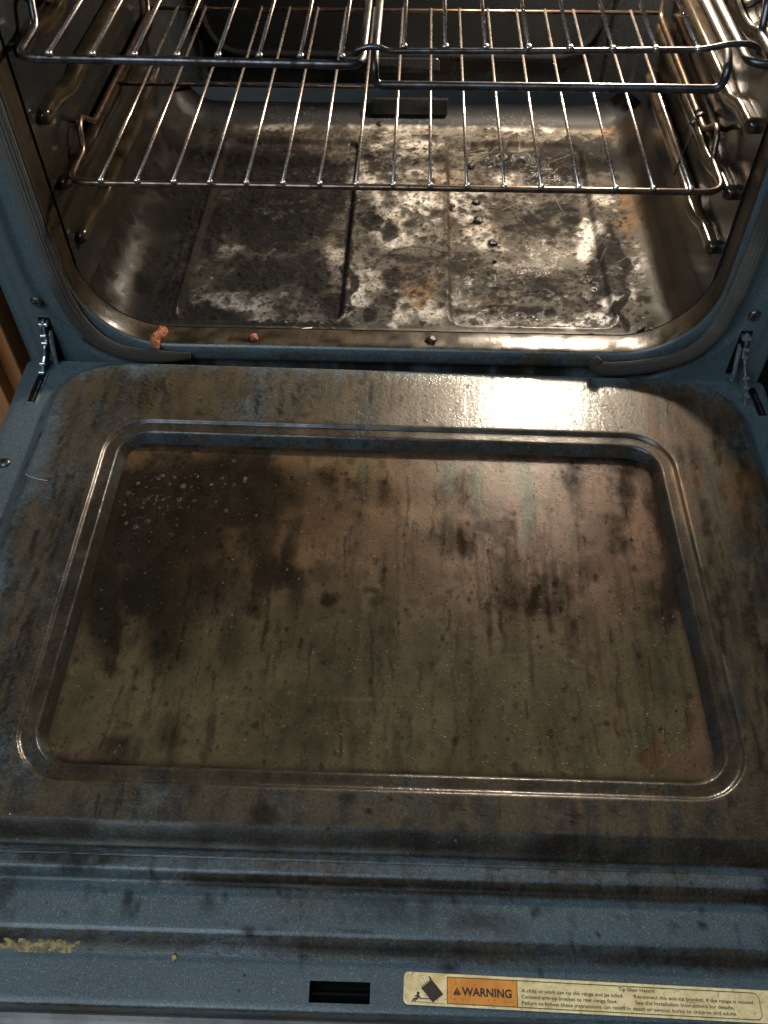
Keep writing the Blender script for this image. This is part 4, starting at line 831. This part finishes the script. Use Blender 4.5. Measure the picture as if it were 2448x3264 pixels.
# lift-out insert
e = tag(empty('rack_insert', (0, 0, UZ)), 'lift-out wire insert with a dropped U-shaped front handle in the upper rack', 'rack insert')
q = Build()
pth = [(-.0140, .41, .001), (-.0142, .030, .001), (-.0142, .0125, -.0050), (-.0142, .0115, -.0185), (.2565, .0115, -.0185), (.2585, .0125, -.0050), (.2620, .034, .001), (.2625, .41, .001)]
q.rod(fillet(pth, [.01, .014, .012, .013, .020, .012, .014, .01], 6), .0034, 12); q.obj('handle_frame', e, [STEEL])
q = Build()
pth = [(-.0300, .0165, .0018), (-.0285, .0165, .0055), (-.0180, .0165, .0088), (-.0095, .0165, .0078), (-.004, .0165, .0052), (.10, .0190, .0052), (.235, .0245, .0052), (.247, .025, .0070), (.258, .0255, .0095), (.274, .0262, .0095), (.2815, .0265, .0065), (.2825, .0265, .0020)]
q.rod(fillet(pth, .005, 4), .0023, 10); q.obj('hook_bar', e, [STEEL])
q = Build(); q.rod([(-.0135, .225, -.0015), (.262, .225, -.0015)], .0022, 10); q.obj('cross_bar', e, [CHROME])
q = Build(); q.rod([(-.027, .405, .0070), (.277, .405, .0070)], .0022, 10); q.obj('cross_bar', e, [CHROME])
wires(e, [.0085, .0405, .0715, .1045, .1365, .1690, .2020, .2340], .0185, .408, .0083, CHROME, .00165)

# ------------------------------------------------------------------ crumbs, scraps and drips
def lump(name, loc, size, mat, seed, rough=.35, sub=3):
    bm = bmesh.new(); bmesh.ops.create_icosphere(bm, subdivisions=sub, radius=1)
    for v in bm.verts:
        n = mnoise.noise(v.co * 1.7 + Vector((seed * 3.1, seed, 0))) * rough + mnoise.noise(v.co * 4.5 + Vector((seed, 0, seed * 2))) * rough * .6 + mnoise.noise(v.co * 11 + Vector((seed, 3, 0))) * rough * .3
        v.co = v.co * (1 + n); v.co = Vector((v.co.x * size[0], v.co.y * size[1], max(v.co.z, -.55) * size[2]))
    me = bpy.data.meshes.new(name); bm.to_mesh(me); bm.free()
    o = link(name, me, None, [mat]); o.location = (loc[0], loc[1], loc[2] + size[2] * .5); o.rotation_euler.z = seed * 1.3; return o
G = 'charred crumbs on the oven floor'
for i, (x, y, z, s, t) in enumerate([
    (.112, .206, .0180, (.0058, .0062, .0050), 'round black charred lump alone on the tan right-hand floor panel'),
    (.0965, .254, .0180, (.0056, .0075, .0050), 'tall double charred lump behind the round one on the right floor panel'),
    (.0955, .292, .0180, (.0060, .0055, .0040), 'flat charred lump just in front of the lower rack bar on the right panel'),
    (.0910, .376, .0180, (.0055, .0060, .0045), 'charred lump far back on the right floor panel, seen between two rack wires'),
    (-.0300, .474, .0222, (.0060, .0060, .0035), 'small black crumb on the pale strip at the back of the floor'),
    (.2815, .117, .0230, (.0052, .0056, .0035), 'black crumb sitting on the shiny bare metal at the right edge of the floor'),
    (.0400, .014, .0312, (.0062, .0050, .0045), 'black crumb on the front lip of the oven mouth near the middle'),
    (.2600, .0495, .0225, (.0080, .0030, .0028), 'long thin charred flake by the front right corner of the floor'),
    (.2720, .0465, .0225, (.0055, .0030, .0030), 'short charred flake touching the rounded front right corner of the liner'),
    (.0660, .279, .0205, (.0038, .0040, .0030), 'tiny black crumb beside the right floor seam below the rack bar'),
    (.1130, .172, .0180, (.0030, .0030, .0022), 'tiny black crumb in front of the round charred lump'),
    (.2470, .218, .0215, (.0055, .0070, .0030), 'crusty black crumb on the right rim of the right floor panel')]):
    tag(lump('charred_crumb', (x, y, z), (s[0] * .9, s[1] * .9, s[2] * .62), CHAR, i + 1, .50), t, 'crumb', G)
q = Build()
def strand(pts, r, sc=None): V, F = sweep_vf(fillet(pts, .004, 3), circ(r, 7), False); q.add(V, F)
strand([(.2995, .170, .190), (.297, .165, .180), (.289, .158, .165), (.285, .155, .148), (.2835, .153, .137)], .0011)
strand([(.2995, .176, .191), (.292, .174, .184), (.286, .168, .172)], .0009)
for k, (x, y, z, r) in enumerate(((.2995, .172, .1895, .0045), (.2985, .1665, .1865, .0036), (.2935, .170, .183, .0026), (.2975, .181, .190, .0030))):
    bm = bmesh.new(); bmesh.ops.create_icosphere(bm, subdivisions=2, radius=r)
    q.add([v.co * (1 + .4 * mnoise.noise(v.co * 400 + Vector((k, 0, 0)))) + Vector((x, y, z)) for v in bm.verts], [tuple(v.index for v in f.verts) for f in bm.faces]); bm.free()
tag(q.obj('burnt_drip', None, [CHAR]), 'burnt black drip clinging to the right side rod of the lower rack', 'burnt residue')
# crumpled orange scrap
q = Build(); bm = bmesh.new(); bmesh.ops.create_icosphere(bm, subdivisions=5, radius=1)
for v in bm.verts:
    p = v.co.copy(); rid = 0; f = 2.6; a = .62
    for k in range(4): rid += a * (1 - abs(mnoise.noise(Vector((p.x * 1.2, p.y * 2.4, p.z)) * f + Vector((k * 7, 3, 1)))) * 2.2); f *= 2.1; a *= .55
    sc = .62 + rid * .75; t = (1 - p.y) / 2
    v.co = Vector((-.2400 + p.x * .0056 * sc * (1 - .35 * t) + .003 * math.sin(t * 7) + .002 * t, .009 + p.y * .0165 * (.8 + .2 * sc), .0335 + p.z * .0038 * sc - .0045 * max(0, t - .55)))
q.add([v.co.copy() for v in bm.verts], [tuple(v.index for v in f_.verts) for f_ in bm.faces]); bm.free()
tag(q.obj('food_scrap', None, [SCRAP]), 'crumpled orange food scrap hanging over the front left lip of the oven', 'food scrap')
tag(lump('food_scrap', (-.1415, .013, .0310), (.0046, .0040, .0030), SCRAP, 9, .5), 'small orange crumb on the front lip right of the large scrap', 'food scrap')
tag(lump('white_flake', (-.090, .0405, .0222), (.0068, .0013, .0007), WHITEF, 5, .3), 'thin white flake lying on the front edge of the oven floor', 'flake')
# dried yellow smear on the door step
bm = bmesh.new(); bmesh.ops.create_grid(bm, x_segments=70, y_segments=14, size=1)
for v in list(bm.verts):
    x, y = v.co.x, v.co.y
    n = mnoise.noise(Vector((x * 5, y * 1.5, 3))) + .5 * mnoise.noise(Vector((x * 17, y * 4, 8)))
    keep = (1 - abs(x) ** 4) * .6 + n * .8 - abs(y) * .55
    v.co = Vector((x * .029, y * .0040, .0009 * max(0, min(1, keep * 2)) + .0004 * n if keep > .0 else -.002))
bmesh.ops.delete(bm, geom=[f for f in bm.faces if all(v.co.z < -.001 for v in f.verts)], context='FACES')
me = bpy.data.meshes.new('food_smear'); bm.to_mesh(me); bm.free()
o = link('food_smear', me, None, [SMEAR]); tag(o, 'dried yellow smear stuck along the lowest step at the left of the door', 'food smear')
QM = Matrix(QD).to_4x4()
o.matrix_world = QM @ Matrix.Translation((-.221, -.5510, -.0068)) @ Matrix.Rotation(math.radians(18), 4, 'X')
o = lump('food_smear', (0, 0, 0), (.0018, .0026, .0010), SMEAR, 4); o.matrix_world = QM @ Matrix.Translation((-.131, -.556, -.0072)); tag(o, 'tiny dried yellow fleck on the lowest door step', 'food smear')
# a fine hair on the left shoulder of the door
q = Build(); pts = [QM @ Vector(p) for p in ((-.331, -.142, .0068), (-.3335, -.157, .0095), (-.329, -.168, .0160), (-.317, -.172, .0156), (-.308, -.1735, .0156))]
q.rod(fillet(pts, .005, 4), .00022, 5); tag(q.obj('hair', None, [WHITEF]), 'fine pale curved hair lying at the left edge of the door', 'hair')

# ------------------------------------------------------------------ cabinet left of the range, added dark block right of it
cab = tag(empty('kitchen_cabinet', (-.70, .3, -.56)), 'orange wooden kitchen cabinet to the left of the range', 'cabinet')
def cp(q, name, mats): o = q.obj(name, cab, mats, False); o.location = -Vector(cab.location); bevel(o, .002); return o
q = Build(); q.box((-.70, .295, .0), (.612, .59, 1.10)); cp(q, 'carcass', [WOOD])
q = Build(); q.box((-.70, -.010, -.05), (.580, .019, .80)); q.box((-.70, -.0205, -.05), (.43, .003, .62)); cp(q, 'door', [WOOD])
cab = tag(empty('kitchen_cabinet', (.70, .3, -.56)), 'near-black stand-in block added to darken the gap to the right of the range', 'cabinet')
q = Build(); q.box((.7035, .40, .0), (.606, .60, 1.10)); cp(q, 'carcass', [BLACK])  # unseen block painted black so the gap reads as shade
q = Build(); q.box((.7035, .090, -.05), (.580, .019, .80)); cp(q, 'door', [BLACK])
